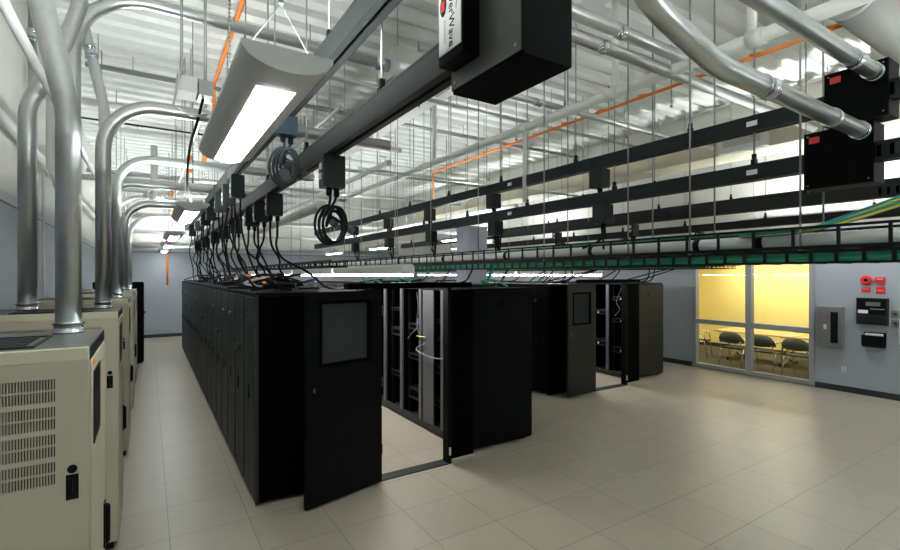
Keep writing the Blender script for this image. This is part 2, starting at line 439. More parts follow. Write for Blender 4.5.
# ------------------------------------------------------------------ cream power units along the left wall
PDU_Y = [2.38, 4.56, 6.86, 9.1, 11.3]
def make_pdu():
    X0, X1, W, D, H = -.9, 0.0, .9, .77, 1.88      # local: right side at x=0, front at y=0
    t = empty('power_cabinet', (0, 0, 0), '', 'power cabinet', 'cream power cabinets along the wall')
    B(X0, X1, .03, D, .06, H - .05).build('body', 'cream', t, local=True, bevel=.006)
    B(X0 + .03, X1 - .03, .05, D - .03, 0, .06).build('plinth', 'panel_dark', t, local=True)
    tp = MB().box(X0, X1, .03, D, H - .05, H - .045).box(X0 + .01, X1 - .004, .04, D - .01, H - .045, H - .004).box(X0, X1, .012, D, H - .004, H)
    tp = tp.build('top_panel', 'pdu_top', t, local=True)
    B(-.006, .002, .04, D - .01, H - .055, H - .006).build('side_band', 'gloss_black', t, local=True)
    B(X0, X1, .0, .03, H - .05, H + .001).build('front_lip', 'cream_edge', t, local=True, bevel=.004)
    v = MB()
    for k in range(7):
        y = .12 + k * .055; v.box(-.62, -.22, y, y + .030, H, H + .005)
    v.box(-.66, -.18, .09, .10, H, H + .008).box(-.66, -.18, .50, .51, H, H + .008).box(-.66, -.65, .10, .50, H, H + .008).box(-.19, -.18, .10, .50, H, H + .008)
    v.build('top_vent', 'busway_grey', tp, local=True)
    # front door with a slotted grille
    gx0, gx1, gz0, gz1 = -.80, -.105, 1.345, 1.775
    d = MB().box(X0, gx0, 0, .03, .08, H - .05).box(gx1, X1, 0, .03, .08, H - .05).box(gx0, gx1, 0, .03, .08, gz0).box(gx0, gx1, 0, .03, gz1, H - .05)
    door = d.build('front_door', 'cream', t, local=True)
    B(gx0, gx1, .012, .03, gz0, gz1).build('vent_recess', 'void', door, local=True)
    g = MB(); rows = 8; rh = (gz1 - gz0) / rows; x = gx0
    while x < gx1:
        g.box(x, x + .0042, .001, .012, gz0, gz1); x += .0088
    for k in range(rows + 1):
        hh = .018 if k % 2 == 0 else .006
        z = gz0 + k * rh; g.box(gx0, gx1, 0, .012, max(gz0, z - hh/2), min(gz1, z + hh/2))
    g.build('vent_grille', 'cream', door, local=True)
    MB().cyl((-.052, .002, 1.405), (-.052, -.006, 1.405), .016, 16).build('lock', 'gloss_black', door, local=True)
    h = MB().box(-.072, -.032, -.004, .002, 1.285, 1.383).box(-.066, -.038, -.012, -.004, 1.29, 1.305).box(-.066, -.05, -.010, -.004, 1.305, 1.37)
    h.build('latch', 'gloss_black', door, local=True)
    # right side (towards the aisle)
    s = B(.0, .006, .04, D - .02, .10, H - .06).build('side_door', 'cream', t, local=True, bevel=.002)
    B(.006, .010, .11, .41, 1.46, 1.765).build('display_window', 'gloss_black', s, local=True)
    B(.006, .008, .13, .20, 1.785, 1.808).build('orange_sticker', 'orange', s, local=True)
    MB().tube(bent([(.006, D - .10, .97), (.022, D - .10, .97), (.022, D - .10, .78), (.006, D - .10, .78)], .015), .012, 8).box(.004, .014, D - .13, D - .07, .76, .99).build('handle', 'gloss_black', s, local=True)
    MB().cyl((.006, D - .03, .86), (.03, D - .03, .86), .012, 10).build('side_lock', 'gloss_black', s, local=True)
    return t
plab = ['large cream power cabinet nearest the camera with slotted front grille',
        'second cream power cabinet along the wall, two tall conduits on its top',
        'third cream power cabinet along the wall, behind the second', 'fourth cream power cabinet along the wall',
        'fifth cream power cabinet along the wall, next to the black cabinet']
p0 = make_pdu()
for i, y in enumerate(PDU_Y):
    if i == 0: p0.location = (-.2, y, 0); p0['label'] = plab[0]
    else: dup(p0, (-.2, y, 0), plab[i])
t = empty('black_cabinet', (-.5, 14.2, 0), 'tall black cabinet at the end of the cream power cabinets by the back wall', 'cabinet')
B(-1.1, -.10, 13.9, 14.6, .03, 2.0).build('body', 'panel_black', t, bevel=.006)
B(-1.07, -.13, 13.93, 14.57, 0, .03).build('plinth', 'void', t)
B(-.10, -.085, 13.92, 14.58, .05, 1.97).build('door', 'panel_black', t)
MB().cyl((-.085, 14.0, 1.25), (-.05, 14.0, 1.25), .03, 10).build('knob', 'rack_grey', t)

# galvanised conduits rising from the power cabinets
TOP = 1.881
def conduit(pts, r, rad, label, base=True, couplings=(), m='galvanised', name='steel_conduit', cat='conduit', group=None, n=20):
    t = empty(name, pts[0], label, cat, group)
    pp = bent(pts, rad, 10)
    MB().tube(pp, r, n).build('pipe', m, t)
    if base:
        p = Vector(pts[0]); f = MB()
        f.tube([p, p + Vector((0,0,.012)), p + Vector((0,0,.013)), p + Vector((0,0,.045)), p + Vector((0,0,.046)), p + Vector((0,0,.058))],
               [r*1.22, r*1.22, r*1.12, r*1.12, r*1.25, r*1.25], n)
        f.build('base_fitting', 'zinc', t)
    for (a, b) in couplings:
        a = Vector(a); b = Vector(b); d = (b - a)
        MB().tube([a, a + d*.15, a + d*.151, a + d*.85, a + d*.851, b], [r*1.16, r*1.16, r*1.08, r*1.08, r*1.16, r*1.16], n).build('coupling', 'zinc', t)
    return t
G1 = 'conduits rising from the cream power cabinets'
conduit([(-.335, 3.02, TOP), (-.335, 3.02, 2.98), (-.86, 3.02, 5.6)], .053, .8, 'thick steel conduit rising from the nearest cream cabinet, leaning to the wall', group=G1)
conduit([(-.85, 3.02, TOP), (-.85, 3.02, 5.6)], .057, .4, 'steel conduit rising from the wall side of the nearest cream cabinet', group=G1)
conduit([(-.845, 5.20, TOP), (-.845, 5.2, 3.56), (-.60, 5.2, 4.15), (-.5, 5.2, 4.5), (-.5, 5.2, 5.6)], .062, .4, 'steel conduit on the wall side of the second cream cabinet, leaning inwards', group=G1)
conduit([(-.33, 5.12, TOP), (-.33, 5.12, 3.70), (2.4, 5.12, 3.70)], .058, .42, 'steel conduit on the aisle side of the second cream cabinet, bending over the aisle', group=G1)
conduit([(-.55, 5.24, TOP), (-.55, 5.24, 4.70), (2.45, 5.24, 4.70)], .057, .58, 'tall steel conduit sweeping in a wide arch over the aisle to a grey box', group=G1)
YY = PDU_Y[2] + .6
conduit([(-.34, YY, TOP), (-.34, YY, 3.70), (2.2, YY, 3.70)], .057, .4, 'steel conduit on the aisle side of the third cream cabinet, arching over the aisle', group=G1)
conduit([(-.85, YY, TOP), (-.85, YY, 3.0), (-1.0, YY, 3.5), (-1.0, YY, 5.6)], .045, .3, 'steel conduit on the wall side of the third cream cabinet', group=G1)
conduit([(-.47, YY, TOP), (-.47, YY, 4.3), (-.74, YY, 5.6)], .06, .6, 'steel conduit with a coupling, leaning up from the middle of the third cream cabinet', group=G1,
        couplings=[((-.597, YY, 4.90), (-.628, YY, 5.05))])
YY = PDU_Y[3] + .6
conduit([(-.34, YY, TOP), (-.34, YY, 3.40), (2.0, YY, 3.40)], .057, .4, 'steel conduit on the aisle side of the fourth cream cabinet', group=G1)
conduit([(-.60, YY, TOP), (-.60, YY, 3.72), (2.0, YY, 3.72)], .05, .4, 'steel conduit at the middle of the fourth cream cabinet', group=G1)
YY = PDU_Y[4] + .6
conduit([(-.34, YY, TOP), (-.34, YY, 3.42), (1.8, YY, 3.42)], .057, .5, 'steel conduit on the aisle side of the fifth cream cabinet', group=G1)
conduit([(-.60, YY, TOP), (-.60, YY, 3.8), (1.8, YY, 3.8)], .05, .5, 'steel conduit at the middle of the fifth cream cabinet', group=G1)
conduit([(-1.24, 7.95, 2.0), (-1.24, 7.95, 5.6)], .05, .3, 'steel conduit fixed high on the blue wall behind the second cabinet', base=False, couplings=[((-1.24, 7.95, 5.15), (-1.24, 7.95, 5.3))])

# ------------------------------------------------------------------ equipment racks
RW = 0.6
def make_closed_rack(depth, name, m, knob):
    t = empty(name, (0, 0, 0), '', 'server cabinet', '')
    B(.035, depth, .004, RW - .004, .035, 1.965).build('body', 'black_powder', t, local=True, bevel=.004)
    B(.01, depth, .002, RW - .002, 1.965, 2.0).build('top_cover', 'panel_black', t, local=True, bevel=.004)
    for x in (.08, depth - .08):
        for y in (.07, RW - .07): MB().cyl((x, y, 0), (x, y, .035), .025, 8).build('foot', 'rubber', t, local=True)
    d = MB().box(.012, .032, .010, .022, .05, 1.955).box(.012, .032, RW - .022, RW - .010, .05, 1.955)
    d.box(.004, .03, .03, RW*.58, .045, 1.955).box(.004, .03, RW*.58 + .008, RW - .03, .045, 1.955)
    d = d.build('front_door', m, t, local=True, bevel=.003)
    if knob == 'big':
        MB().tube([(.004, .27, 1.39), (-.02, .27, 1.39), (-.021, .27, 1.39), (-.04, .27, 1.39)], [.035, .035, .055, .04], 16).build('knob', 'rack_grey', d, local=True)
        B(-.012, .004, .33, .37, .93, 1.07).build('pull_handle', 'gloss_black', d, local=True, bevel=.006)
    else:
        MB().cyl((.004, .34, 1.70), (-.02, .34, 1.70), .03, 14).build('lock', 'rack_grey', d, local=True)
        B(-.010, .004, .29, .33, .95, 1.09).build('pull_handle', 'gloss_black', d, local=True, bevel=.006)
    return t
def make_open_rack(depth):
    t = empty('open_server_rack', (0, 0, 0), '', 'server rack', '')
    B(.03, depth, 0.0, .018, .03, 1.965).build('side_panel', 'black_powder', t, local=True)
    B(.03, depth, RW - .018, RW, .03, 1.965).build('side_panel', 'black_powder', t, local=True)
    B(depth - .02, depth, .018, RW - .018, .03, 1.965).build('back_door', 'black_powder', t, local=True)
    B(.0, depth, 0, RW, 1.965, 2.0).build('top_cover', 'panel_black', t, local=True)
    MB().box(0, .05, 0, RW, .03, .11).box(.05, depth - .02, .018, RW - .018, .03, .05).build('base_frame', 'busway_grey', t, local=True)
    for y in (.0, RW - .035): B(0.0, .03, y, y + .035, .11, 1.965).build('front_post', 'rack_grey', t, local=True)
    for y in (.06, RW - .10):
        p = MB().box(.10, .14, y, y + .04, .05, 1.96)
        p = p.build('mounting_rail', 'panel_black', t, local=True)
    for x in (.08, depth - .08):
        for y in (.07, RW - .07): MB().cyl((x, y, 0), (x, y, .035), .025, 8).build('foot', 'rubber', t, local=True)
    return t

Y0A, NA = 4.72, 19
rA_big = make_closed_rack(1.06, 'server_cabinet', 'door_charcoal', 'big')
rA_sml = make_closed_rack(1.06, 'server_cabinet', 'door_charcoal', 'small')
used = set()
def place_rack(proto, x, y, label, group):
    if proto.name not in used:
        used.add(proto.name); proto.location = (x, y, 0); proto['label'] = label; proto['group'] = group; return proto
    return dup(proto, (x, y, 0), label, group=group)
for i in range(NA):
    pr = rA_big if i in (1, 4, 8, 12, 15) else rA_sml
    lb = 'black server cabinet facing the cream units, ' + ('end one by the open door' if i == 0 else nth(i) + ' from the open aisle door')
    r = place_rack(pr, .84, Y0A + i*RW, lb, 'cabinets in the row facing the cream power cabinets')
    if i == 0: first = r
r = first
if r:
        B(.87, 1.90, Y0A - .022, Y0A + .002, .04, 1.965).build('end_panel', 'black_powder', r, bevel=.003)
        B(.845, .872, Y0A - .022, Y0A + .002, .03, 1.98).build('corner_trim', 'door_charcoal', r)
# second row (open racks face the enclosed aisle), third and fourth rows
Y0B, NB = 4.75, 14
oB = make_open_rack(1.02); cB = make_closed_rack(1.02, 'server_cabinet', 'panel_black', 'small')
for i in range(NB):
    lb = 'black rack in the second row, ' + ('end one behind the big black end panel' if i == 0 else nth(i) + ' from the big black end panel')
    r = place_rack(oB if i < 5 else cB, 3.28, Y0B + i*RW, lb + (', open front' if i < 5 else ''), 'racks in the second row')
    if i == 0: first = r
    if i == 1: second = r
r = first
if r:
        e = B(3.285, 4.30, Y0B - .025, Y0B - .003, .05, 1.965).build('end_panel', 'panel_black', r, bevel=.004)
        MB().box(3.30, 4.285, Y0B - .028, Y0B - .025, 1.86, 1.866).box(3.76, 3.80, Y0B - .035, Y0B - .025, 1.78, 1.84).build('panel_latch', 'void', e)
B(3.285, 3.30, Y0B + .83, Y0B + 1.12, .11, 1.96).build('cable_channel', 'rack_grey', second)
Y0C, NC = 6.20, 13
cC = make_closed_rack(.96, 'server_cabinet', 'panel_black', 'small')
for i in range(NC):
    lb = 'black cabinet in the third row, ' + ('end one behind the smaller open door' if i == 0 else nth(i) + ' from the smaller open door')
    r = place_rack(cC, 6.04, Y0C + i*RW, lb, 'cabinets in the third row')
    if i == 0: first = r
B(6.06, 7.0, Y0C - .022, Y0C + .002, .04, 1.965).build('end_panel', 'black_powder', first, bevel=.003)
Y0D, ND = 6.24, 13
oD = make_open_rack(1.07); cD = make_closed_rack(1.07, 'server_cabinet', 'panel_black', 'small')
for i in range(ND):
    lb = 'black rack in the row nearest the window wall, ' + ('end one with the end panel' if i == 0 else nth(i) + ' from its end panel')
    r = place_rack(oD if i < 4 else cD, 8.40, Y0D + i*RW, lb, 'racks in the fourth row')
    if i == 0: first = r
r = first
if r:
        e = B(8.405, 9.47, Y0D - .025, Y0D - .003, .05, 1.965).build('end_panel', 'panel_olive', r, bevel=.004)
        MB().box(8.92, 8.95, Y0D - .03, Y0D - .025, 1.74, 1.80).box(8.93, 8.95, Y0D - .03, Y0D - .025, 1.05, 1.07).build('panel_latch', 'void', e)

# servers and cords inside the open racks
SG = 'servers in the open racks of the second row'
def server(x, y, z, h, depth, label, m='panel_dark', group=SG, lights=()):
    t = empty('rack_server', (x, y + RW/2, z), label, 'server', group)
    B(x + .11, x + depth, y + .075, y + RW - .075, z, z + h).build('chassis', 'panel_black', t)
    B(x + .095, x + .11, y + .065, y + RW - .065, z, z + h).build('faceplate', m, t, bevel=.002)
    for j in range(6): B(x + .09, x + .095, y + .10 + j*.065, y + .15 + j*.065, z + h*.25, z + h*.75).build('drive_bay', 'void', t)
    for (yo, c) in lights: B(x + .086, x + .095, y + yo, y + yo + .03, z + h*.3, z + h*.6).build('cable_plug', c, t)
n_ = 0
for (i, zs) in ((1, ((.35, .09), (.80, .13), (1.25, .045), (1.5, .045))), (2, ((.3, .18), (.9, .09), (1.35, .09))), (3, ((.55, .09), (1.2, .13), (1.6, .045)))):
    for j, (z, h) in enumerate(zs):
        server(3.28, Y0B + i*RW, z, h, .8, f'black rack server, {nth(j)} up in the {nth(i)} open rack of the second row', lights=((.14, 'white_cable'),) if j % 2 == 0 else ())
for (i, zs) in ((0, ((.5, .13), (1.15, .09), (1.62, .09))), (1, ((.6, .13), (1.3, .09)))):
    for j, (z, h) in enumerate(zs):
        server(8.40, Y0D + i*RW, z, h, .8, f'black rack server, {nth(j)} up in the {nth(i)} open rack of the fourth row', group='servers in the open racks of the fourth row', lights=((.2, 'red'), (.3, 'white_cable')) if z > 1.5 else ((.3, 'white_cable'),))
def cable(pts, r, m, label, name='patch_cable', cat='cable', group=None, n=6, k=6):
    o = MB().tube(spline(pts, k), r, n).build(name, m, None, loc=pts[0])
    return tag(o, label, cat, group)
yb = Y0B + 1.0
cable([(3.30, yb + .30, 1.55), (3.24, yb + .22, 1.42), (3.22, yb + .38, 1.30), (3.27, yb + .55, 1.22), (3.36, yb + .60, 1.30)], .006, 'cord_grey', 'thin pale cable looping across the open second rack row at mid height')
cable([(3.27, yb + .02, 1.22), (3.22, yb + .2, 1.12), (3.2, yb - .1, 1.07), (3.24, yb - .35, 1.06), (3.3, yb - .6, 1.10)], .008, 'cord_grey', 'grey cable loop hanging on the pale post of the second row')
cable([(3.27, yb + .02, 1.30), (3.23, yb + .15, 1.305), (3.27, yb + .28, 1.29)], .006, 'yellow_cable', 'short yellow cable beside the pale post in the open rack')
for j, yy in enumerate((Y0B + 1.92, Y0B + 1.38, Y0B + 2.5)):
    zs = [1.92, 1.7, 1.5, 1.32, 1.15, 1.0]
    cable([(3.33 + .03*random.random(), yy + .05*random.uniform(-1, 1), z) for z in zs], .007, 'cord_grey' if j == 0 else 'rack_grey', f'bundle cable hanging down inside the second row, {nth(j)} from the pale post')
cable([(8.42, Y0D + .25, 1.9), (8.39, Y0D + .35, 1.6), (8.41, Y0D + .28, 1.45), (8.4, Y0D + .4, 1.3)], .007, 'cord_grey', 'pale cable hanging in the open fourth-row rack')
# blue and yellow tell-tales on third row cabinet side
t = empty('blue_cable', (6.04, 7.1, 1.4), 'short blue patch cord hanging on the third row cabinets', 'cable')
MB().tube(spline([(6.03, 6.95, 1.36), (6.0, 7.05, 1.31), (6.03, 7.3, 1.36)]), .012, 6).build('cord_sheath', 'blue_cable', t)
B(6.0, 6.03, 7.0, 7.1, 1.50, 1.53).build('yellow_plug', 'yellow_cable', t)

# ------------------------------------------------------------------ aisle entrances with their opened doors
def entrance(yf, x0, x1, xr, hinge, free, label, win, pm, ytop):
    t = empty('aisle_entrance', ((x0 + x1)/2, yf, 0), label, 'aisle entrance')
    B(x0 - .015, x1 + .02, yf, yf + .15, 0, .012).build('threshold', 'busway_grey', t, bevel=.003)
    B(x0 - .15, x0, yf + .03, yf + .10, 0, 2.02).build('door_post', 'black_powder', t)
    B(x1, x1 + .05, yf + .01, yf + .12, 0, 2.02).build('door_post', 'panel_black', t)
    B(x1 + .05, xr + .01, yf + .06, yf + .10, 0.03, 2.0).build('filler_panel', 'black_powder', t)
    B(x0 - .35, xr - .05, yf + .0, yf + .14, 2.025, 2.085).build('header', 'black_powder', t, bevel=.004)
    B(x1 + .012, x1 + .035, yf - .002, yf + .01, .10, .19).build('paper_tag', 'ink_grey', t)
    hv = Vector((hinge[0], hinge[1], 0)); d = Vector((free[0] - hinge[0], free[1] - hinge[1], 0)); L = d.length; d.normalize()
    nrm = Vector((-d.y, d.x, 0))
    if nrm.y > 0: nrm = -nrm
    def P(s, o, z): return tuple(hv + d*s + nrm*o + Vector((0, 0, z)))
    def slab(mb, s0, s1, o0, o1, z0, z1):
        vs = [P(s0,o0,z0),P(s1,o0,z0),P(s1,o1,z0),P(s0,o1,z0),P(s0,o0,z1),P(s1,o0,z1),P(s1,o1,z1),P(s0,o1,z1)]
        return mb.add(vs, [(0,3,2,1),(4,5,6,7),(0,1,5,4),(1,2,6,5),(2,3,7,6),(3,0,4,7)])
    s0, s1, z0, z1 = win; zt = 2.01
    m_ = MB()
    slab(m_, 0, s0, 0, .04, .02, zt); slab(m_, s1, L, 0, .04, .02, zt); slab(m_, s0, s1, 0, .04, .02, z0); slab(m_, s0, s1, 0, .04, z1, zt)
    door = m_.build('door', pm, t)
    slab(MB(), s0, s1, .008, .014, z0, z1).build('door_glass', 'door_pane', door)
    fr = MB(); e = .028
    for (a, b, c, q) in ((s0 - e, s0, z0 - e, z1 + e), (s1, s1 + e, z0 - e, z1 + e), (s0, s1, z0 - e, z0), (s0, s1, z1, z1 + e)): slab(fr, a, b, .035, .046, c, q)
    fr.build('window_trim', 'black_powder', door)
    kb = MB(); slab(kb, L - .09, L - .07, .04, .055, 1.08, 1.12); kb.build('lock', 'rack_grey', door)
    for z in (.3, 1.0, 1.75): MB().cyl(P(-.01, .02, z), P(-.01, .02, z + .1), .012, 10).build('hinge', 'rack_grey', door)
entrance(4.585, 2.055, 2.90, 3.28, (2.046, 4.585), (1.205, 4.385), 'black aisle entrance with its windowed door swung open between the first two rows', (.17, .70, 1.33, 1.895), 'panel_black', 2.085)
entrance(5.99, 7.0, 7.92, 8.40, (6.985, 5.985), (6.22, 5.94), 'black aisle entrance with its windowed door swung open between the third and fourth rows', (.17, .62, 1.31, 1.83), 'panel_olive', 2.085)

# slim strip lamps above the enclosed aisles
for (x, ya, cnt, wh) in ((2.58, 4.95, 4, 'first'), (7.7, 6.45, 3, 'second')):
    for i in range(cnt):
        y0 = ya + i*2.55; y1 = y0 + 2.45
        t = empty('strip_lamp', (x, (y0+y1)/2, 2.16), f'long white strip lamp just above the {wh} enclosed aisle, {nth(i)} from its door', 'lamp', 'strip lamps above the enclosed aisles')
        MB().prism([(x - .08, 2.18), (x + .08, 2.18), (x + .08, 2.27), (x + .05, 2.30), (x - .05, 2.30), (x - .08, 2.27)], 'y', y0, y1).build('lamp_housing', 'white_paint', t)
        B(x - .06, x + .06, y0 + .01, y1 - .01, 2.155, 2.18).build('lens', 'strip_lens', t)
        for yy in (y0 + .3, y1 - .3): MB().cyl((x, yy, 2.30), (x, yy, ZC - .09), .005, 6).build('suspension_rod', 'rod_steel', t)

# ------------------------------------------------------------------ pendant lamps with curved wings
def make_pendant(L=1.72, w=.34):
    t = empty('pendant_lamp', (0, 0, 0), '', 'lamp', 'curved pendant lamps over the aisles')
    n = 14; hw = w/2; zt = .09
    low = []
    for k in range(n + 1):
        a = k/n*2 - 1
        low.append((a*hw, zt - .022 - .068*math.sqrt(max(0, 1 - a*a))**1.25))
    outline = low + [(hw, zt), (-hw, zt)]
    for nm, y0, y1 in (('end_cap', 0, .02), ('end_cap', L - .02, L)): MB().prism(outline, 'y', y0, y1).build(nm, 'fixture_grey', t, local=True)
    vs, fs = [], []
    for y in (.02, L - .02):
        for (x, z) in low: vs.append((x, y, z))
    q = n + 1
    for k in range(n):
        xm = (low[k][0] + low[k+1][0])/2
        fs.append((k, k+1, q + k + 1, q + k))
    sh = MB().add(vs, fs, True)
    sh.box(-hw, -hw + .012, .02, L - .02, zt - .022, zt).box(hw - .012, hw, .02, L - .02, zt - .022, zt)
    sh.build('shade', 'fixture_grey', t, local=True)
    lw = .078; zl = -.004
    MB().prism([(-lw, zl + .012), (-lw*.5, zl - .002), (0, zl - .006), (lw*.5, zl - .002), (lw, zl + .012), (lw, zl + .03), (-lw, zl + .03)], 'y', .22, L - .05).build('lens', 'lamp_lens', t, local=True)
    B(-hw*.6, hw*.6, .05, L - .05, zt - .012, zt - .004).build('uplight_lens', 'lamp_up', t, local=True)
    for y in (.14, L - .14):
        wr = MB().tube([(-hw + .02, y, zt), (0, y, zt + .24), (hw - .02, y, zt)], .0028, 6)
        wr.tube([(0, y, zt + .24), (0, y, zt + .27)], .010, 8)
        wr.build('suspension_wire', 'wire_dark', t, local=True)
        c = MB(); z = zt + .27; top = 5.6 - 2.94
        c.cyl((0, y, z), (0, y, top - .24), .004, 6)
        while z < zt + 1.2:
            c.tube([(0, y, z), (.008, y, z + .012), (0, y, z + .024), (-.008, y, z + .012), (0, y, z)], .0025, 5); z += .027
        c.build('chain', 'wire_dark', t, local=True)
    return t
ZL = 2.94
pd = make_pendant()
spots = []
for i, y in enumerate((1.85, 6.35, 10.75, 14.2, 17.4)):
    spots.append((.455, y, f'grey pendant lamp over the aisle of cream cabinets, {"large and nearest the camera" if i == 0 else nth(i) + " along the aisle"}'))
for i, y in enumerate((7.6, 11.8, 16.0)):
    spots.append((5.75, y, f'added pendant lamp giving light between the second and third rows, {nth(i)} from the near side'))  # added lamps, mostly hidden by the tray, to light this aisle
for i, y in enumerate((1.3, 3.1, 10.0, 14.0)):
    spots.append((10.1, y, f'pendant lamp near the window wall, {nth(i)} from the fire alarm side'))
spots += [(.445, -2.6, 'added pendant lamp, unseen behind the camera, over the aisle of cream cabinets'), (3.0, -1.8, 'added pendant lamp, unseen behind the camera, at the middle of the room'), (6.0, -1.6, 'added pendant lamp, unseen behind the camera, towards the window wall'), (9.3, -1.8, 'added pendant lamp, unseen behind the camera, beside the window wall')]  # added out-of-view lamps that brighten the near room and the roof
for i, (x, y, lb) in enumerate(spots):
    zl = ZL + (.24 if x > 9 else 0)
    if i == 0: pd.location = (x, y, zl); pd['label'] = lb
    else: dup(pd, (x, y, zl), lb)

# ------------------------------------------------------------------ overhead busways
WH = {'A': 'over the first row', 'B': 'beside the second row', 'C': 'over the third row', 'D': 'over the fourth row'}
BH = .145; BW = .10
def busway(row, lev, x, z, y0, y1, m, label):
    t = empty('busway', (x, y0, z - BH), label, 'busway')
    hs = MB().box(x, x + .008, y0, y1, z - BH, z).box(x + BW - .008, x + BW, y0, y1, z - BH, z).box(x + .008, x + BW - .008, y0, y1, z - .008, z)
    hs.box(x + .008, x + .038, y0, y1, z - BH, z - BH + .008).box(x + BW - .038, x + BW - .008, y0, y1, z - BH, z - BH + .008)
    hs.box(x - .004, x, y0, y1, z - .012, z).box(x - .004, x, y0, y1, z - BH, z - BH + .018)
    hs.build('housing', m, t)
    B(x + .038, x + BW - .038, y0 + .02, y1, z - BH + .02, z - BH + .03).build('contact_channel', 'void', t)
    y = y0 + 3.0
    while y < y1 - 1:
        B(x - .006, x + BW + .006, y, y + .12, z - BH - .003, z + .003).build('joint_cover', m, t); y += 3.05
    for k in range(5): B(x - .007, x - .003, y0 + .10 + k*.075, y0 + .125 + k*.075, z - BH + .03, z - .03).build('vent_slot', 'void', t)
    if row == 'B':
        for ys in (2.1, 5.5): B(x - .006, x - .003, ys, ys + .09, z - .095, z - .05).build('white_sticker', 'label_white', t)
    return t
def hanger(x, y, z, label, group, m='rod_steel', r=.007):
    t = empty('hanger_rod', (x, y, z), label, 'hanger rod', group)
    MB().cyl((x, y, z + .08), (x, y, ZC - .09), r, 8).build('rod', m, t)
    MB().box(x - .022, x + .022, y - .02, y + .02, z, z + .05).box(x - .014, x + .014, y - .016, y + .016, z + .055, z + .10).build('clamp', 'ink_black', t)
ROWS = [('A', 'lower', 1.08, 3.19, 1.35, 16.0, 'busway_grey'), ('A', 'upper', .92, 3.62, 1.2, 16.0, 'busway_grey'),
        ('B', 'lower', 4.60, 3.17, 1.0, 15.5, 'busway_dark'), ('B', 'upper', 4.60, 3.61, 1.0, 15.5, 'busway_dark'),
        ('C', 'lower', 7.00, 3.19, 1.5, 14.0, 'busway_grey'), ('C', 'upper', 7.00, 3.62, 1.5, 14.0, 'busway_dark'),
        ('D', 'lower', 9.40, 3.19, 1.5, 14.0, 'busway_dark'), ('D', 'upper', 9.40, 3.62, 1.5, 14.0, 'busway_dark')]
BUS = {}
for (row, lev, x, z, y0, y1, m) in ROWS:
    BUS[row + lev] = busway(row, lev, x, z, y0, y1, m, f'long {"grey" if "grey" in m else "black"} {lev} busway hanging {WH[row]}')
    k = 0; y = y0 + (1.15 if lev == 'lower' else 1.75)
    while y < y1:
        hanger(x + BW/2, y, z, f'hanger rod of the {lev} busway {WH[row]}, {nth(k)} from the feed end', f'hanger rods of the {lev} busway {WH[row]}')
        y += 1.53 if y < 9 else 3.05; k += 1

# end feed boxes
def feed_box(x0, x1, y0, y1, z0, z1, side, label, red=True):
    t = empty('end_feed_box', ((x0+x1)/2, (y0+y1)/2, z0), label, 'feed box')
    MB().box(x0 + .004, x1, y0, y1, z0, z1).build('enclosure', 'feed_black', t, bevel=.003)
    B(x0, x0 + .004, y0 + .004, y1 - .004, z0 + .004, z1 - .004).build('cover_plate', side, t)
    if red: B(x0 - .002, x0, y1 - .11, y1 - .04, z1 - .09, z1 - .04).build('red_label', 'red', t)
    for yy in (y0 + .03, y1 - .03):
        for zz in (z0 + .03, z1 - .03): MB().cyl((x0 - .003, yy, zz), (x0, yy, zz), .006, 8).build('screw', 'rod_steel', t)
    return t
fa = feed_box(1.05, 1.29, 1.205, 1.64, 2.92, 3.42, 'feed_side', 'big black feed box with a white logo label at the end of the lower busway', red=False)
B(1.06, 1.28, 1.2, 1.64, 2.912, 2.92).build('bottom_plate', 'feed_black', fa)
lb_ = B(.975, 1.05, 1.44, 1.615, 2.992, 3.45).build('label_housing', 'feed_black', fa, bevel=.003)
lw_ = B(.971, .975, 1.452, 1.605, 3.03, 3.44).build('label_plate', 'label_white', lb_)
# lettering on the label: reads downwards along -z
def text_mesh(body, size, mx, m, name, parent, ext=.0006):
    cu = bpy.data.curves.new(name, 'FONT'); cu.body = body; cu.size = size; cu.extrude = ext; cu.align_x = 'LEFT'; cu.align_y = 'CENTER'
    to = bpy.data.objects.new(name, cu); COL.objects.link(to)
    bpy.context.view_layer.update()
    me = bpy.data.meshes.new_from_object(to.evaluated_get(bpy.context.evaluated_depsgraph_get()))
    bpy.data.objects.remove(to); bpy.data.curves.remove(cu)
    me.transform(mx); me.materials.clear(); me.materials.append(M[m]); me.name = name
    o = bpy.data.objects.new(name, me); COL.objects.link(o)
    if parent is not None:
        o.parent = parent; me.transform(Matrix.Translation(-origin_of(parent)))
    return o
# text axes: baseline runs down (-z), letter tops point to -y (towards the feed), facing -x
def face_mx(org, right, up):
    r = Vector(right); u = Vector(up); n = r.cross(u)
    m = Matrix((r, u, n)).transposed().to_4x4(); m.translation = Vector(org); return m
text_mesh('PowerWave', .052, face_mx((.9705, 1.515, 3.30), (0, 0, -1), (0, -1, 0)), 'ink_black', 'label_lettering', fa)
mk = MB()
for q in range(9): mk.box(.9700, .9708, 1.557, 1.566, 3.150 - q*.010, 3.156 - q*.010)
mk.build('small_lettering', 'ink_grey', fa)
ov = MB(); ov.add([(.9695, 1.572 + .022*math.cos(2*PI*k/28), 3.215 + .040*math.sin(2*PI*k/28)) for k in range(28)], [list(range(28))[::-1]])
ov.add([(.9705, 1.572 + .022*math.cos(2*PI*k/28), 3.215 + .040*math.sin(2*PI*k/28)) for k in range(28)], [list(range(28))])
ov.build('logo_oval', 'ink_black', fa)
B(.9685, .9695, 1.560, 1.585, 3.195, 3.235).build('logo_mark', 'red', fa)
MB().tube(spline([(.9705, 1.478, 3.30), (.9705, 1.474, 3.24), (.9705, 1.482, 3.17)]), .0016, 5).build('red_swoosh', 'red', fa)

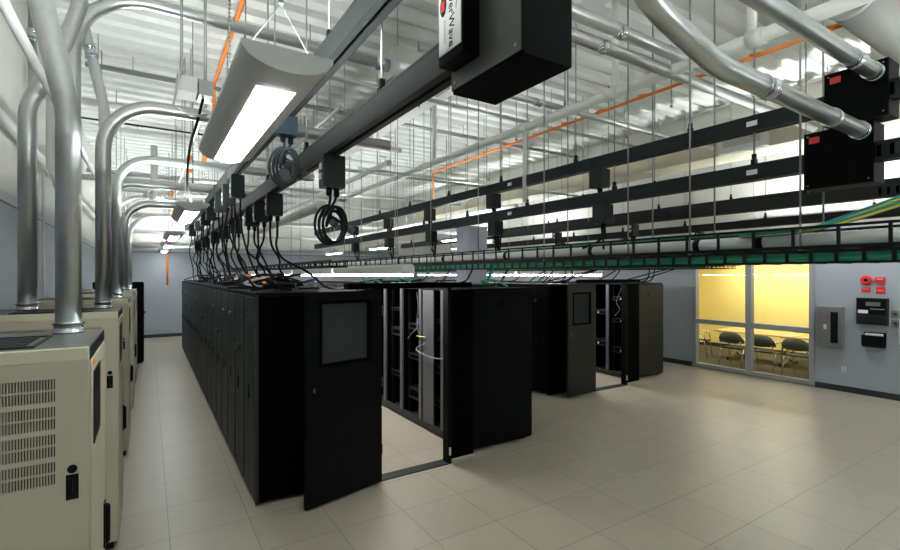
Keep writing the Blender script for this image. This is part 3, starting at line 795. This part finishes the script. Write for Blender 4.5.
feed_box(4.57, 4.80, 1.285, 1.735, 2.87, 3.33, 'feed_black', 'lower black feed box with a red label where a steel conduit enters')
feed_box(4.57, 4.80, 1.20, 1.595, 3.352, 3.77, 'feed_black', 'upper black feed box with a red label under the sloping steel conduit')
feed_box(.87, 1.10, .70, 1.20, 3.35, 3.85, 'feed_side', 'black feed box of the upper busway nearest the camera', red=False)

# tap-off boxes with their power cords
def tap_box(x, y, zb, label, group, cords, m='busway_dark', cm='rubber', h=.24, w=.14, cr=.0125, hy=.06):
    t = empty('tap_box', (x + BW/2, y, zb - h), label, 'tap box', group)
    B(x - .02, x + w, y - hy, y + hy, zb - h, zb - .005).build('enclosure', m, t, bevel=.003)
    B(x - .024, x - .02, y - hy + .01, y + hy - .01, zb - h + .015, zb - .03).build('lit_face_plate', 'busway_grey', t)  # lighter grey than the enclosure: light on this side put into colour
    for zz in ((.06, .13) if hy < .08 else ()): B(x - .03, x - .024, y - .025, y + .025, zb - h + zz, zb - h + zz + .045).build('breaker_window', 'duct_grey', t)
    for c in cords:
        p = Vector(c[0]); MB().tube([p, p - Vector((0, 0, .05)), p - Vector((0, 0, .06))], [.022, .022, .013], 10).build('cable_gland', 'rubber', t)
    for c in cords: MB().tube(spline(c, 6), cr, 7).build('power_cord', cm, t)
    return t
def drop(x, y, zb, tx, ty, sway=.1):
    # a cord from the box bottom down to the cabinet top and along it
    zt = 2.018
    a = Vector((x, y, zb)); q = random.uniform
    pts = [a, (x + q(-.01, .01), y + q(-.01, .01), zb - .2)]
    zz = zb - .2; n = 3
    for j in range(1, n + 1):
        f = j / (n + 1)
        pts.append((x + (tx - x)*f*f + q(-.06, .06), y + (ty - y)*f*f + q(-.07, .07), zb - .2 + (zt + .06 - zb + .2)*f))
    pts += [(tx, ty, zt + .03), (tx + q(.05, .15), ty + q(-.05, .3), zt), (tx + q(.2, .4), ty + q(.1, .5), zt)]
    return pts
def coil(c, ax, rx, rz, turns, start, plug):
    c = Vector(c); ax = Vector(ax).normalized(); per = ax.cross(Vector((0, 0, 1)))
    pts = [Vector(start)]
    N = 12
    for i in range(int(turns*N) + 1):
        a = PI/2 + 2*PI*i/N; k = i/N
        pts.append(c + ax*(rx*(1 - .10*k)*math.cos(a) + .026*k) + Vector((0, 0, rz*(1 - .05*k)*math.sin(a))) + per*(.022*k))
    return pts + [c + ax*rx*.3 + Vector((0, 0, rz*.55)) + per*.05, Vector(plug)]
GA = 'tap boxes over the cabinets facing the cream units'
# coiled ones in front
def coiled(x, y, zb, label, cm, sz, mm, hb=.24, dz=.29):
    bz = zb - hb
    s1 = (x + .03, y - .02, bz); s2 = (x + .10, y + .02, bz)
    cc = (x + .03, y, bz - dz)
    ax = (.84, -.54, 0)
    c1 = [s1, (s1[0] + .01, s1[1], bz - .08)] + coil(cc, ax, .105*sz, .145*sz, 3.3, (cc[0], cc[1], bz - .14), (cc[0] + .02, cc[1], cc[2] + .03))[0:]
    c2 = [s2, (s2[0] - .01, s2[1], bz - .08)] + coil((cc[0] + .02, cc[1] + .03, cc[2] - .01), ax, .085*sz, .125*sz, 2.3, (cc[0] + .02, cc[1], bz - .14), (cc[0] + .12, cc[1] - .07, cc[2] - .02))
    t = tap_box(x, y, zb, label, GA, [c1, c2], m=mm, cm=cm, cr=.0100, h=hb)
    for q in (c1[-1], c2[-1]):
        q = Vector(q); d = Vector((.5, -.5, -.45)).normalized(); MB().tube([q - d*.03, q, q + d*.01, q + d*.05], [.016, .022, .027, .027], 12).build('plug', 'rack_grey', t)
coiled(1.08, 3.40, 3.19 - BH, 'grey tap box with a coiled black cord, nearest on the lower busway', 'rubber', 1.0, 'busway_dark', .24, .27)
coiled(.90, 4.02, 3.62 - BH, 'shade-tinted tap box with a coiled cord just behind the nearest pendant lamp', 'shade_blueblack', 1.1, 'shade_blueblack', .16, .26)
k = 0
for y in (5.3, 6.0, 6.6, 7.9, 9.2, 10.6, 12.4, 14.2):
    zb = 3.19 - BH; bz = zb - .24
    cs = [drop(1.10, y - .02, bz, 1.22 + random.uniform(-.05, .2), y + random.uniform(-.3, .3)), drop(1.18, y + .02, bz, 1.45 + random.uniform(-.1, .2), y + random.uniform(-.2, .4))]
    tap_box(1.08, y, zb, f'corded tap box on the lower busway over the first row, {nth(k + 1)} from the feed box', GA, cs); k += 1
k = 0
for y in (6.7, 7.5, 8.4, 9.7, 10.8, 12.2, 14.0):
    zb = 3.62 - BH; bz = zb - .24
    cs = [drop(.95, y - .02, bz, 1.0 + random.uniform(-.02, .2), y + random.uniform(-.5, .3)), drop(1.02, y + .02, bz, 1.1 + random.uniform(-.05, .2), y + random.uniform(-.4, .3))]
    tap_box(.92, y, zb, f'corded tap box on the upper busway over the first row, {nth(k + 1)} from the feed end', GA, cs, h=.30); k += 1
GB = 'tap boxes on the busways beside the second row'
k = 0
for (y, tx) in ((3.86, None), (5.97, 4.2), (8.0, 4.2), (9.9, 4.1), (12.0, 4.1)):
    for lev, z in (('lower', 3.17), ('upper', 3.61)):
        zb = z - BH; bz = zb - .23; yy = y + (.05 if lev == 'upper' else 0)
        if tx is None:
            end = (4.60, yy + .05, 2.62)
            if lev == 'lower':
                cs = [[(4.63, yy - .02, bz), (4.64, yy, bz - .06), (4.68, yy + .02, bz - .16), (4.60, yy + .08, bz - .24), (4.50, yy + .18, bz - .30)],
                      [(4.71, yy + .02, bz), (4.69, yy, bz - .06), (4.60, yy - .03, bz - .15), (4.55, yy - .10, bz - .22), (4.48, yy - .16, bz - .32)]]
            else:
                cs = [[(4.63, yy - .02, bz), (4.66, yy, bz - .06), (4.74, yy, bz - .12), (4.76, yy, bz - .35), (4.76, yy, bz - .6)],
                      [(4.71, yy + .02, bz), (4.70, yy, bz - .06), (4.76, yy + .02, bz - .12), (4.78, yy + .03, bz - .35), (4.78, yy + .03, bz - .6)]]
        else:
            cs = [[(4.63, yy - .03, bz), (4.64, yy - .03, bz - .1), (4.72 + .04*(lev == 'upper'), yy - .05, bz - .25), (4.76, yy - .02, 2.5), (4.72, yy + .1, 2.41)], [(4.71, yy + .03, bz), (4.72, yy + .03, bz - .1), (4.76 + .03*(lev == 'upper'), yy + .06, bz - .25), (4.79, yy + .05, 2.5), (4.75, yy + .2, 2.41)]]
        tap_box(4.60, yy, zb, f'tap box on the {lev} busway beside the second row, {nth(k)} from the feed boxes', GB, cs, h=.23, hy=.095)
    k += 1
for row, x, yy in (('C', 7.0, 5.2), ('C', 7.0, 7.0), ('C', 7.0, 9.0), ('D', 9.4, 5.4), ('D', 9.4, 7.2), ('D', 9.4, 9.2)):
    zb = 3.19 - BH; bz = zb - .2
    tx = 6.7 if row == 'C' else 9.0
    cs = [drop(x + .03, yy, bz, tx, max(yy, 6.5)), drop(x + .10, yy, bz, tx - .1, max(yy, 6.5) + .3)]
    tap_box(x, yy, zb, f'black tap box {WH[row]}, {nth(0 if yy < 6 else 1 if yy < 8 else 2)} from its near end', 'tap boxes of the far rows', cs, h=.20)

# loose cords lying on the cabinet tops
GL = 'loose cords lying on the cabinet tops'
cols = ['rubber'] * 5 + ['blue_cable', 'white_cable', 'rubber', 'rubber', 'orange']
for i in range(38):
    y = 4.85 + (i * .16 if i < 20 else 3.2 + (i - 20) * .40) + random.uniform(-.1, .1); x = random.uniform(1.0, 1.7); q = random.uniform
    m_ = cols[i % len(cols)]
    lb = {'rubber': 'black', 'blue_cable': 'blue', 'white_cable': 'white', 'orange': 'orange'}[m_]
    pts = [(x, y, 2.02), (x + q(-.2, .2), y + .15, 2.02 + q(.02, .12)), (x + q(-.3, .3), y + .3, 2.02 + q(.04, .17)), (x + q(-.3, .3), y + q(.3, .5), 2.03 + q(0, .08)), (x + q(-.3, .3), y + q(.4, .7), 2.02)]
    cable(pts, .014, m_, f'loose {lb} cord on the first row cabinets, {nth(i)} from the open door', 'loose_cable', 'cable', GL, 7)
for i in range(8):
    y = 4.9 + i * .55; x = random.uniform(3.4, 4.1); q = random.uniform; g = i % 3 == 0
    pts = [(x, y, 2.02), (x + q(-.2, .2), y + .15, 2.04 + q(0, .07)), (x + q(-.3, .3), y + .3, 2.04 + q(0, .08)), (x + q(-.2, .2), y + .45, 2.02)]
    cable(pts, .013, 'green_cable' if g else 'rubber', f'loose {"green" if g else "black"} cord on the second row, {nth(i)} from its end panel', 'loose_cable', 'cable', GL, 7)

# ------------------------------------------------------------------ cable trays
def ladder_tray(x0, x1, z0, z1, y0, y1, step, label, rw=.012, floor_rungs=True):
    t = empty('cable_tray', ((x0+x1)/2, y0, z0), label, 'cable tray')
    for x in (x0, x1):
        B(x - .010, x + .010, y0, y1, z1 - .010, z1 + .010).build('top_rail', 'ink_black', t)
        B(x - .012, x + .012, y0, y1, z0 - .014, z0 + .014).build('bottom_rail', 'ink_black', t)
    p = MB(); r = MB(); y = y0 + .05
    while y < y1:
        for x in (x0, x1): p.box(x - .008, x + .008, y - .011, y + .011, z0, z1)
        r.box(x0, x1, y - .012, y + .012, z0 - .012, z0 + .008)
        y += step
    tag(p.build('side_wire', 'ink_black', t), kind='stuff'); tag(r.build('rung', 'ink_black', t), kind='stuff')
    return t
TX0, TX1 = 4.42, 4.86
ladder_tray(TX0, TX1, 2.388, 2.548, .2, 15.8, .30, 'long black ladder cable tray below the busways beside the second row')
ladder_tray(1.86, 2.06, 2.275, 2.345, 5.6, 16.0, .30, 'small black ladder cable tray behind the cords of the first row')
t = empty('cable_sleeve', (4.66, .2, 2.46), 'long pale grey sleeve pipe lying in the black cable tray', 'sleeve pipe')
MB().cyl((4.62, .2, 2.462), (4.62, 15.6, 2.462), .055, 14).build('sleeve', 'pipe_white', t)
for y in (2.05, 2.62, 3.95, 5.6, 7.4, 9.2, 11.0): MB().tube([(4.62, y, 2.462), (4.62, y + .06, 2.462)], .062, 14).build('strap', 'ink_black', t)
# lower tray with green bundles
t = empty('cable_tray', (4.5, .2, 2.26), 'slim black tray carrying green cable bundles under the ladder tray', 'cable tray')
for x in (4.40, 4.66):
    B(x - .008, x + .008, .2, 15.8, 2.262, 2.276).build('bottom_rail', 'ink_black', t)
    B(x - .012, x + .012, .2, 15.8, 2.342, 2.362).build('top_rail', 'ink_black', t)
r = MB(); y = .3
while y < 15.8:
    r.box(4.392, 4.405, y - .012, y + .012, 2.27, 2.345).box(4.655, 4.668, y - .012, y + .012, 2.27, 2.345).box(4.40, 4.66, y - .012, y + .012, 2.258, 2.27); y += .165
tag(r.build('rung', 'ink_black', t), kind='stuff')
for j, (bx, bz, br) in enumerate(((4.445, 2.30, .026), (4.50, 2.298, .026), (4.56, 2.30, .026), (4.615, 2.298, .026), (4.47, 2.325, .018), (4.53, 2.325, .018))):
    pts = []; y = .2; k = 0
    while y < 15.7:
        pts.append((bx + .006*math.sin(k*1.3 + j), y, bz + .006*math.sin(k*2.1 + j*2))); y += .15; k += 1
    o = MB().tube(pts, br, 8).build('green_cable', 'green_cable' if j != 5 else 'teal_cable', None, loc=pts[0])
    tag(o, f'green cable bundle in the slim tray, {nth(j)} from its near rail', 'cable', 'green cable bundles in the slim tray')
# second basket tray over the third row
t = empty('cable_tray', (6.9, 3.6, 2.27), 'black wire basket tray above the third row with its end near the window', 'cable tray')
b = MB(); y = 3.55
while y < 14:
    b.tube([(6.75, y, 2.33), (6.75, y, 2.262), (7.05, y, 2.262), (7.05, y, 2.33)], .006, 5); y += .06
tag(b.build('basket_wire', 'ink_black', t), kind='stuff')
for (x, z) in ((6.75, 2.33), (6.75, 2.296), (7.05, 2.33), (7.05, 2.296), (6.75, 2.262), (6.85, 2.262), (6.95, 2.262), (7.05, 2.262)):
    MB().cyl((x, 3.5, z), (x, 14, z), .007, 5).build('long_wire', 'ink_black', t)
for j, (c, xx) in enumerate((('green_cable', 6.80), ('yellow_cable', 6.84), ('green_cable', 6.88), ('white_cable', 6.93), ('rubber', 6.98))):
    pts = [(xx + .01*math.sin(k), 3.8 + k*.3, 2.28 + .006*math.sin(k*1.7 + j)) for k in range(34)]
    cable(pts, .012, c, f'{dict(green_cable="green", yellow_cable="yellow", white_cable="white", rubber="black")[c]} cable lying in the wire basket tray' + (', inner of the two green ones' if j == 2 else ', outer of the two green ones' if j == 0 else ''), 'data_cable', 'cable', 'cables in the basket tray', 6, 2)
# green-yellow earth cables rising at the right
for j in range(2):
    y = 1.62 - j*.1
    pts = [(4.50 + j*.05, 2.2, 2.52), (4.50 + j*.05, 1.75, 2.53), (4.51 + j*.05, 1.5, 2.57 + j*.03), (4.55 + j*.05, 1.2, 2.66 + j*.05), (4.62 + j*.05, .9, 2.77 + j*.06), (4.75, .4, 2.95)]
    t = empty('earth_cable', pts[0], ['teal earth cable with yellow stripe rising from the ladder tray, lower one', 'teal earth cable with yellow stripe rising from the ladder tray, upper one'][j], 'cable')
    sp = spline(pts, 8)
    MB().tube(sp, .022, 10).build('sheath', 'teal_cable', t)
    MB().tube([p + Vector((-.012, -.012, -.006)) for p in sp], .010, 6).build('stripe', 'yellow_cable', t)
cable([(4.42, .4, 2.56), (4.43, 1.4, 2.545), (4.44, 2.3, 2.53), (4.5, 3.4, 2.54), (4.46, 4.6, 2.53), (4.5, 6.5, 2.52)], .008, 'green_cable', 'thin green cable lying along the rail of the ladder tray', 'data_cable')
# cables hanging from the trays to the rack tops
GT = 'cables dropping from the trays to the racks'
for j, (y, tx, c) in enumerate(((5.4, 4.1, 'rubber'), (5.75, 4.15, 'green_cable'), (6.3, 4.0, 'rubber'), (7.0, 4.1, 'rubber'), (7.7, 4.0, 'green_cable'), (8.6, 4.1, 'rubber'))):
    pts = [(4.45, y, 2.27), (4.42, y + .03, 2.18), (4.30, y - .02, 2.08), (tx, y - .1, 2.03), (tx - .3, y + .1, 2.02)]
    cable(pts, .02 if c == 'green_cable' else .013, c, f'{"green" if c == "green_cable" else "black"} cable dropping to the second row, {nth(j)} from its end panel', 'drop_cable', 'cable', GT, 8)
for j, (y, c) in enumerate(((6.45, 'rubber'), (6.62, 'rubber'), (7.2, 'green_cable'), (8.0, 'rubber'))):
    pts = [(6.9, y, 2.26), (6.9, y, 2.15), (6.8, y, 2.06), (6.6, y + .1, 2.02)]
    cable(pts, .012, c, f'{"green" if c == "green_cable" else "black"} cable dropping from the basket tray, {nth(j)} from its end', 'drop_cable', 'cable', GT, 7)
for j in range(2):
    y = 6.36 + j*.12
    cable([(9.38, y, 2.5), (9.36, y, 2.25), (9.28, y, 2.08), (9.12, y + .03, 2.02), (8.9, y + .05, 2.02)], .013, 'rubber', f'black cord curving onto the fourth row end rack, {["nearer", "farther"][j]} of the two', 'drop_cable', 'cable', GT, 7)
# tray hanger rods
k = 0
for y in (1.70, 2.62, 3.32, 4.62, 6.1, 7.6, 9.1, 11.0, 13.0):
    for j, x in enumerate((TX0, TX1)):
        t = empty('hanger_rod', (x, y, 2.38), f'hanger rod on the {["near", "far"][j]} rail of the ladder tray, {nth(k)} from the camera', 'hanger rod', 'hanger rods of the ladder tray')
        MB().cyl((x, y, 2.36), (x, y, ZC - .09), .0085, 8).build('rod', 'rod_steel', t)
        MB().cyl((x, y, 2.372), (x, y, 2.36), .016, 6).build('nut', 'zinc', t)
    k += 1

# ------------------------------------------------------------------ pipes, ducts and conduits under the roof
def pipe(pts, r, m, label, name='ceiling_pipe', cat='pipe', rad=.2, couplings=(), n=16, extra=None):
    return conduit(pts, r, rad, label, base=False, couplings=couplings, m=m, name=name, cat=cat, n=n)
def xpipe(y, z, x0, x1, r, m, label, couplings=(), **k):
    return pipe([(x0, y, z), (x1, y, z)], r, m, label, couplings=[((c, y, z), (c + .1, y, z)) for c in couplings], **k)
pipe([(4.57, 1.36, 3.265), (2.55, 1.36, 3.285), (1.95, 1.36, 3.44), (1.15, 1.36, 4.15), (.9, 1.36, 5.58)], .057, 'galvanised', 'thick steel conduit running into the lower black feed box', 'steel_conduit', 'conduit', .8,
     couplings=[((3.02, 1.36, 3.28), (3.14, 1.36, 3.279)), ((4.0, 1.36, 3.271), (4.05, 1.36, 3.27)), ((4.50, 1.36, 3.266), (4.57, 1.36, 3.265))])
pipe([(4.57, 1.28, 3.68), (2.2, 1.28, 3.69), (1.6, 1.28, 3.9), (1.4, 1.28, 5.58)], .055, 'galvanised', 'thick steel conduit sloping into the upper black feed box', 'steel_conduit', 'conduit', .5,
     couplings=[((4.1, 1.28, 3.682), (4.2, 1.28, 3.682)), ((4.48, 1.28, 3.68), (4.57, 1.28, 3.68))])
xpipe(2.80, 4.38, 1.0, 7.9, .060, 'galvanised', 'upper of two parallel steel conduits crossing under the roof near the feed box', (3.55,), name='steel_conduit', cat='conduit')
xpipe(2.88, 4.24, 1.0, 7.9, .055, 'galvanised', 'lower of two parallel steel conduits crossing under the roof near the feed box', (3.40,), name='steel_conduit', cat='conduit')
xpipe(4.45, 4.35, 2.2, 8.2, .042, 'galvanised', 'steel conduit with a coupling crossing beneath the white main pipe', (4.1,), name='steel_conduit', cat='conduit')
t = empty('junction_box', (2.8, 5.26, 4.54), 'grey steel junction box where the arched conduit ends', 'junction box')
B(2.45, 3.25, 5.10, 5.42, 4.54, 4.90).build('box_body', 'duct_grey', t, bevel=.005)
B(2.46, 3.24, 5.095, 5.10, 4.55, 4.89).build('cover', 'duct_grey', t)
MB().tube([(2.28, 5.24, 4.70), (2.45, 5.24, 4.70)], .075, 18).build('hub', 'zinc', t)
t = pipe([(4.5, -.8, 4.25), (4.5, 18.5, 4.25)], .06, 'pipe_white', 'thick white sprinkler main pipe running the length of the room', 'sprinkler_main', 'pipe')
for y in (2.1, 3.55, 7.6): MB().cyl((4.5, y, 4.25), (4.5, y, ZC - .09), .04, 12).build('riser', 'pipe_white', t)
for y in (2.0, 3.5, 5.05, 8.0, 11.0): MB().tube([(4.5, y, 4.25), (4.5, y + .13, 4.25)], .075, 16).build('pipe_collar', 'pipe_white', t)
MB().cyl((4.5, 5.1, 4.25), (4.5, 5.1, 3.2), .028, 10).build('sprinkler_drop', 'pipe_white', t)
pipe([(-1.2, 2.0, 3.70), (-1.2, 18.5, 3.70)], .055, 'pipe_white', 'white pipe fixed along the top of the blue painted wall behind the conduits')
pipe([(-1.27, 8.9, 3.64), (-1.27, 8.9, 1.3)], .02, 'pipe_white', 'thin white pipe running down the blue wall behind the cream cabinets')
pipe([(-.66, .6, 3.64), (-.66, 18.5, 3.64)], .030, 'pipe_white', 'white pipe running along the wall above the cream cabinets', 'ceiling_pipe')
# orange conduits
t = pipe([(.95, -.5, 5.42), (.95, 9.0, 5.42), (.95, 9.0, 4.8)], .028, 'orange', 'orange conduit running under the roof above the pendant lamps', 'orange_conduit', 'conduit', .08)
t = pipe([(6.0, .6, 4.73), (6.0, 10.2, 4.73), (6.0, 10.2, 3.75)], .022, 'orange', 'orange conduit running beside the white main pipe and dropping at its end', 'orange_conduit', 'conduit', .06)
for j in range(12): MB().tube([(6.0, 1.2 + j*.75, 4.735), (6.0, 1.32 + j*.75, 4.755)], .028, 8).build('cable_tie', 'orange', t)
pipe([(.57, 19.34, 3.4), (.57, 19.34, 1.82)], .03, 'orange', 'orange conduit dropping down the blue back wall', 'orange_conduit', 'conduit')
for j, (x, y, z0, z1) in enumerate(((.80, 8.9, 3.95, 4.35), (.62, 9.4, 3.95, 4.25), (.45, 12.5, 3.6, 4.2))):
    pipe([(x, y, z0), (x, y, z1)], .03, 'orange', ['short orange drop beside the upper busway, nearest of three', 'short orange drop beside the upper busway, middle of three', 'short orange drop beside the upper busway, farthest of three'][j], 'orange_conduit', 'conduit')
# crossing branch lines
far = [(9.0, 5.36, -.8, 10.5, .04, 'rod_steel', 'dark branch pipe crossing under the roof beyond the junction box'),
       (13.0, 5.45, -.8, 10.5, .05, 'pipe_white', 'pale branch pipe crossing under the roof above the middle of the rows'),
       (9.0, 4.54, -1.2, 1.3, .014, 'ink_black', 'thin dark conduit crossing above the cream cabinets'),
       (8.4, 4.62, -1.2, 4.2, .05, 'pipe_white', 'white branch pipe crossing above the third cream cabinet'),
       (10.8, 3.95, -1.1, 4.0, .055, 'pipe_white', 'white branch pipe crossing above the fourth cream cabinet'),
       (12.6, 4.4, -1.1, 8.4, .05, 'galvanised', 'steel pipe crossing the room above the fifth cream cabinet'),
       (14.4, 3.7, -1.1, 9.5, .06, 'pipe_white', 'white pipe crossing the room above the black cabinet'),
       (15.6, 4.5, -1.1, 8.4, .06, 'galvanised', 'steel pipe crossing the far part of the room, higher one'),
       (16.6, 3.45, -1.1, 9.5, .055, 'pipe_white', 'white pipe crossing the far part of the room, lower one'),
       (17.8, 4.0, -1.1, 9.5, .06, 'pipe_white', 'white pipe crossing just before the back wall'),
       (19.2, 3.16, -1.1, 9.5, .07, 'galvanised', 'steel pipe running along the back wall at the top of the blue paint'),
       (6.4, 4.9, 1.5, 9.5, .03, 'galvanised', 'slim steel conduit crossing above the row ends'),
       (11.2, 4.75, 1.5, 8.4, .035, 'rod_steel', 'slim dark conduit crossing above the middle of the rows'),
       (7.6, 3.98, 3.0, 9.0, .022, 'galvanised', 'thin conduit crossing over the upper busway beside the second row')]
for (y, z, x0, x1, r, m, lb) in far:
    t = xpipe(y, z, x0, x1, r, m, lb, n=12)
    x = x0 + .6
    while x < x1:
        MB().cyl((x, y, z), (x, y, ZC - .09), .006, 6).build('pipe_hanger', 'rod_steel', t); x += 2.1
# long pipes running with the rows
for (x, z, r, m, y0, y1, lb) in ((2.3, 4.55, .03, 'galvanised', 6.5, 18, 'slim conduit running above the first enclosed aisle'),
                           (3.3, 4.0, .045, 'pipe_white', 7.0, 18, 'white pipe running above the second row'),
                           (2.8, 3.5, .10, 'white_paint', 9.0, 18, 'thick white pipe running above the far part of the second row'),
                           (6.4, 3.6, .05, 'pipe_white', 7.5, 18, 'white pipe running above the third row'),
                           (.55, 4.1, .018, 'galvanised', 5.5, 18, 'thin conduit running above the aisle of cream cabinets')):
    t = pipe([(x, y0, z), (x, y1, z)], r, m, lb, n=12)
    y = y0 + .5
    while y < y1:
        MB().cyl((x, y, z), (x, y, ZC - .09), .006, 6).build('pipe_hanger', 'rod_steel', t); y += 2.2
# white valve riser over the aisle, near the wall pipes
t = empty('valve_riser', (.1, 10.93, 3.6), 'white pipe stub with valve hanging over the aisle of cream cabinets', 'valve')
MB().cyl((.1, 10.93, 3.55), (.1, 10.93, 4.7), .06, 14).build('stub', 'white_paint', t)
MB().cyl((-.08, 10.93, 3.72), (.28, 10.93, 3.72), .05, 12).build('valve_body', 'white_paint', t)
MB().tube([(.1 + .11*math.cos(a*PI/8), 10.84, 3.72 + .11*math.sin(a*PI/8)) for a in range(17)], .012, 6).build('hand_wheel', 'white_paint', t)
# rectangular supply duct
t = empty('supply_duct', (8.9, 1.0, 4.29), 'long beige rectangular duct with an air grille and a painted number', 'duct')
B(8.6, 9.25, 1.0, 16.0, 4.29, 4.86).build('duct_body', 'duct_beige', t)
for y in range(2, 16, 2): B(8.59, 9.26, y, y + .03, 4.28, 4.87).build('seam_flange', 'duct_beige', t)
g = B(8.53, 8.6, 3.75, 4.55, 4.30, 4.62).build('grille_box', 'white_paint', t)
gg = MB()
for j in range(6): gg.box(8.518, 8.532, 3.85, 4.45, 4.40 + j*.028, 4.414 + j*.028)
gg.build('grille_slats', 'duct_grey', g)
text_mesh('11', .30, face_mx((8.598, 6.05, 4.56), (0, -1, 0), (0, 0, 1)), 'duct_grey', 'painted_number', t)
t = empty('duct_riser', (8.9, 2.4, 4.86), 'pale vertical duct rising from the beige duct to the roof', 'duct')
B(8.75, 9.05, 2.2, 2.5, 4.86, ZC - .09).build('duct_body', 'pipe_white', t)
B(8.72, 9.08, 2.17, 2.53, 4.86, 4.90).build('flange', 'pipe_white', t)
t = empty('round_duct', (5.9, 1.7, 4.75), 'fat grey round duct crossing under the roof at the upper picture edge', 'duct')
MB().cyl((5.40, 1.7, 4.75), (8.6, 1.7, 4.75), .21, 28).build('duct_body', 'duct_grey', t)
MB().tube([(5.36, 1.7, 4.75), (5.43, 1.7, 4.75)], .225, 28).build('end_flange', 'duct_grey', t)
# small fan-coil box with wires above the aisle of cream cabinets
t = empty('roof_equipment_box', (.33, 4.6, 3.7), 'small grey steel box with a bracket hanging above the aisle', 'equipment box')
B(.20, .35, 4.5, 4.75, 3.70, 3.83).build('box_body', 'duct_grey', t, bevel=.004)
B(.36, .47, 4.5, 4.72, 3.69, 3.82).build('motor', 'steel_panel', t, bevel=.004)
MB().tube([(.25, 4.48, 3.95), (.17, 4.45, 3.55), (.30, 4.45, 3.48), (.42, 4.48, 3.52)], .010, 6).build('bracket', 'galvanised', t)
MB().cyl((.24, 4.62, 3.83), (.24, 4.62, ZC - .1), .012, 8).build('hanger', 'rod_steel', t)
MB().cyl((.42, 4.62, 3.82), (.42, 4.62, ZC - .1), .012, 8).build('hanger', 'rod_steel', t)

MB().tube(spline([(.40, 4.6, 3.69), (.36, 4.7, 3.5), (.34, 5.2, 3.4), (.36, 5.9, 3.2), (.44, 6.5, 3.06)], 8), .012, 7).build('power_lead', 'rubber', t)
# sprinkler heads and free hanging rods under the deck
k = 0
for (x, y) in ((1.9, 6.6), (2.6, 8.6), (3.4, 6.2), (2.9, 10.5), (5.2, 5.0), (5.8, 6.8), (6.6, 4.2), (7.4, 5.6), (8.0, 7.4)):
    t = empty('sprinkler_drop', (x, y, 4.6), f'thin rod stub hanging free under the roof deck, {nth(k)} across the room', 'rod stub', 'rod stubs under the roof deck')
    MB().cyl((x, y, 4.75), (x, y, ZC - .05), .008, 8).build('rod', 'rod_steel', t)
    MB().cyl((x, y, 4.68), (x, y, 4.75), .02, 10).build('end_nut', 'zinc', t)
    k += 1

# ------------------------------------------------------------------ camera and view
cam = bpy.data.cameras.new('camera'); co = bpy.data.objects.new('camera', cam); COL.objects.link(co)
co.location = (0, 0, HCAM); co.rotation_euler = (PI/2, 0, -math.radians(32.5))
cam.sensor_width = 36; cam.lens = 474/900*36; cam.clip_start = .05
SC.camera = co
wd = bpy.data.worlds.new('world'); SC.world = wd; wd.use_nodes = True
wd.node_tree.nodes['Background'].inputs[0].default_value = (.5, .5, .5, 1); wd.node_tree.nodes['Background'].inputs[1].default_value = .1
SC.view_settings.view_transform = 'Standard'; SC.view_settings.look = 'None'
SC.view_settings.exposure = 0.3; SC.view_settings.gamma = 1.0; SC.view_settings.use_curve_mapping = False
SC.cycles.max_bounces = 8; SC.cycles.diffuse_bounces = 5; SC.cycles.use_denoising = True
SC.cycles.sample_clamp_indirect = 8
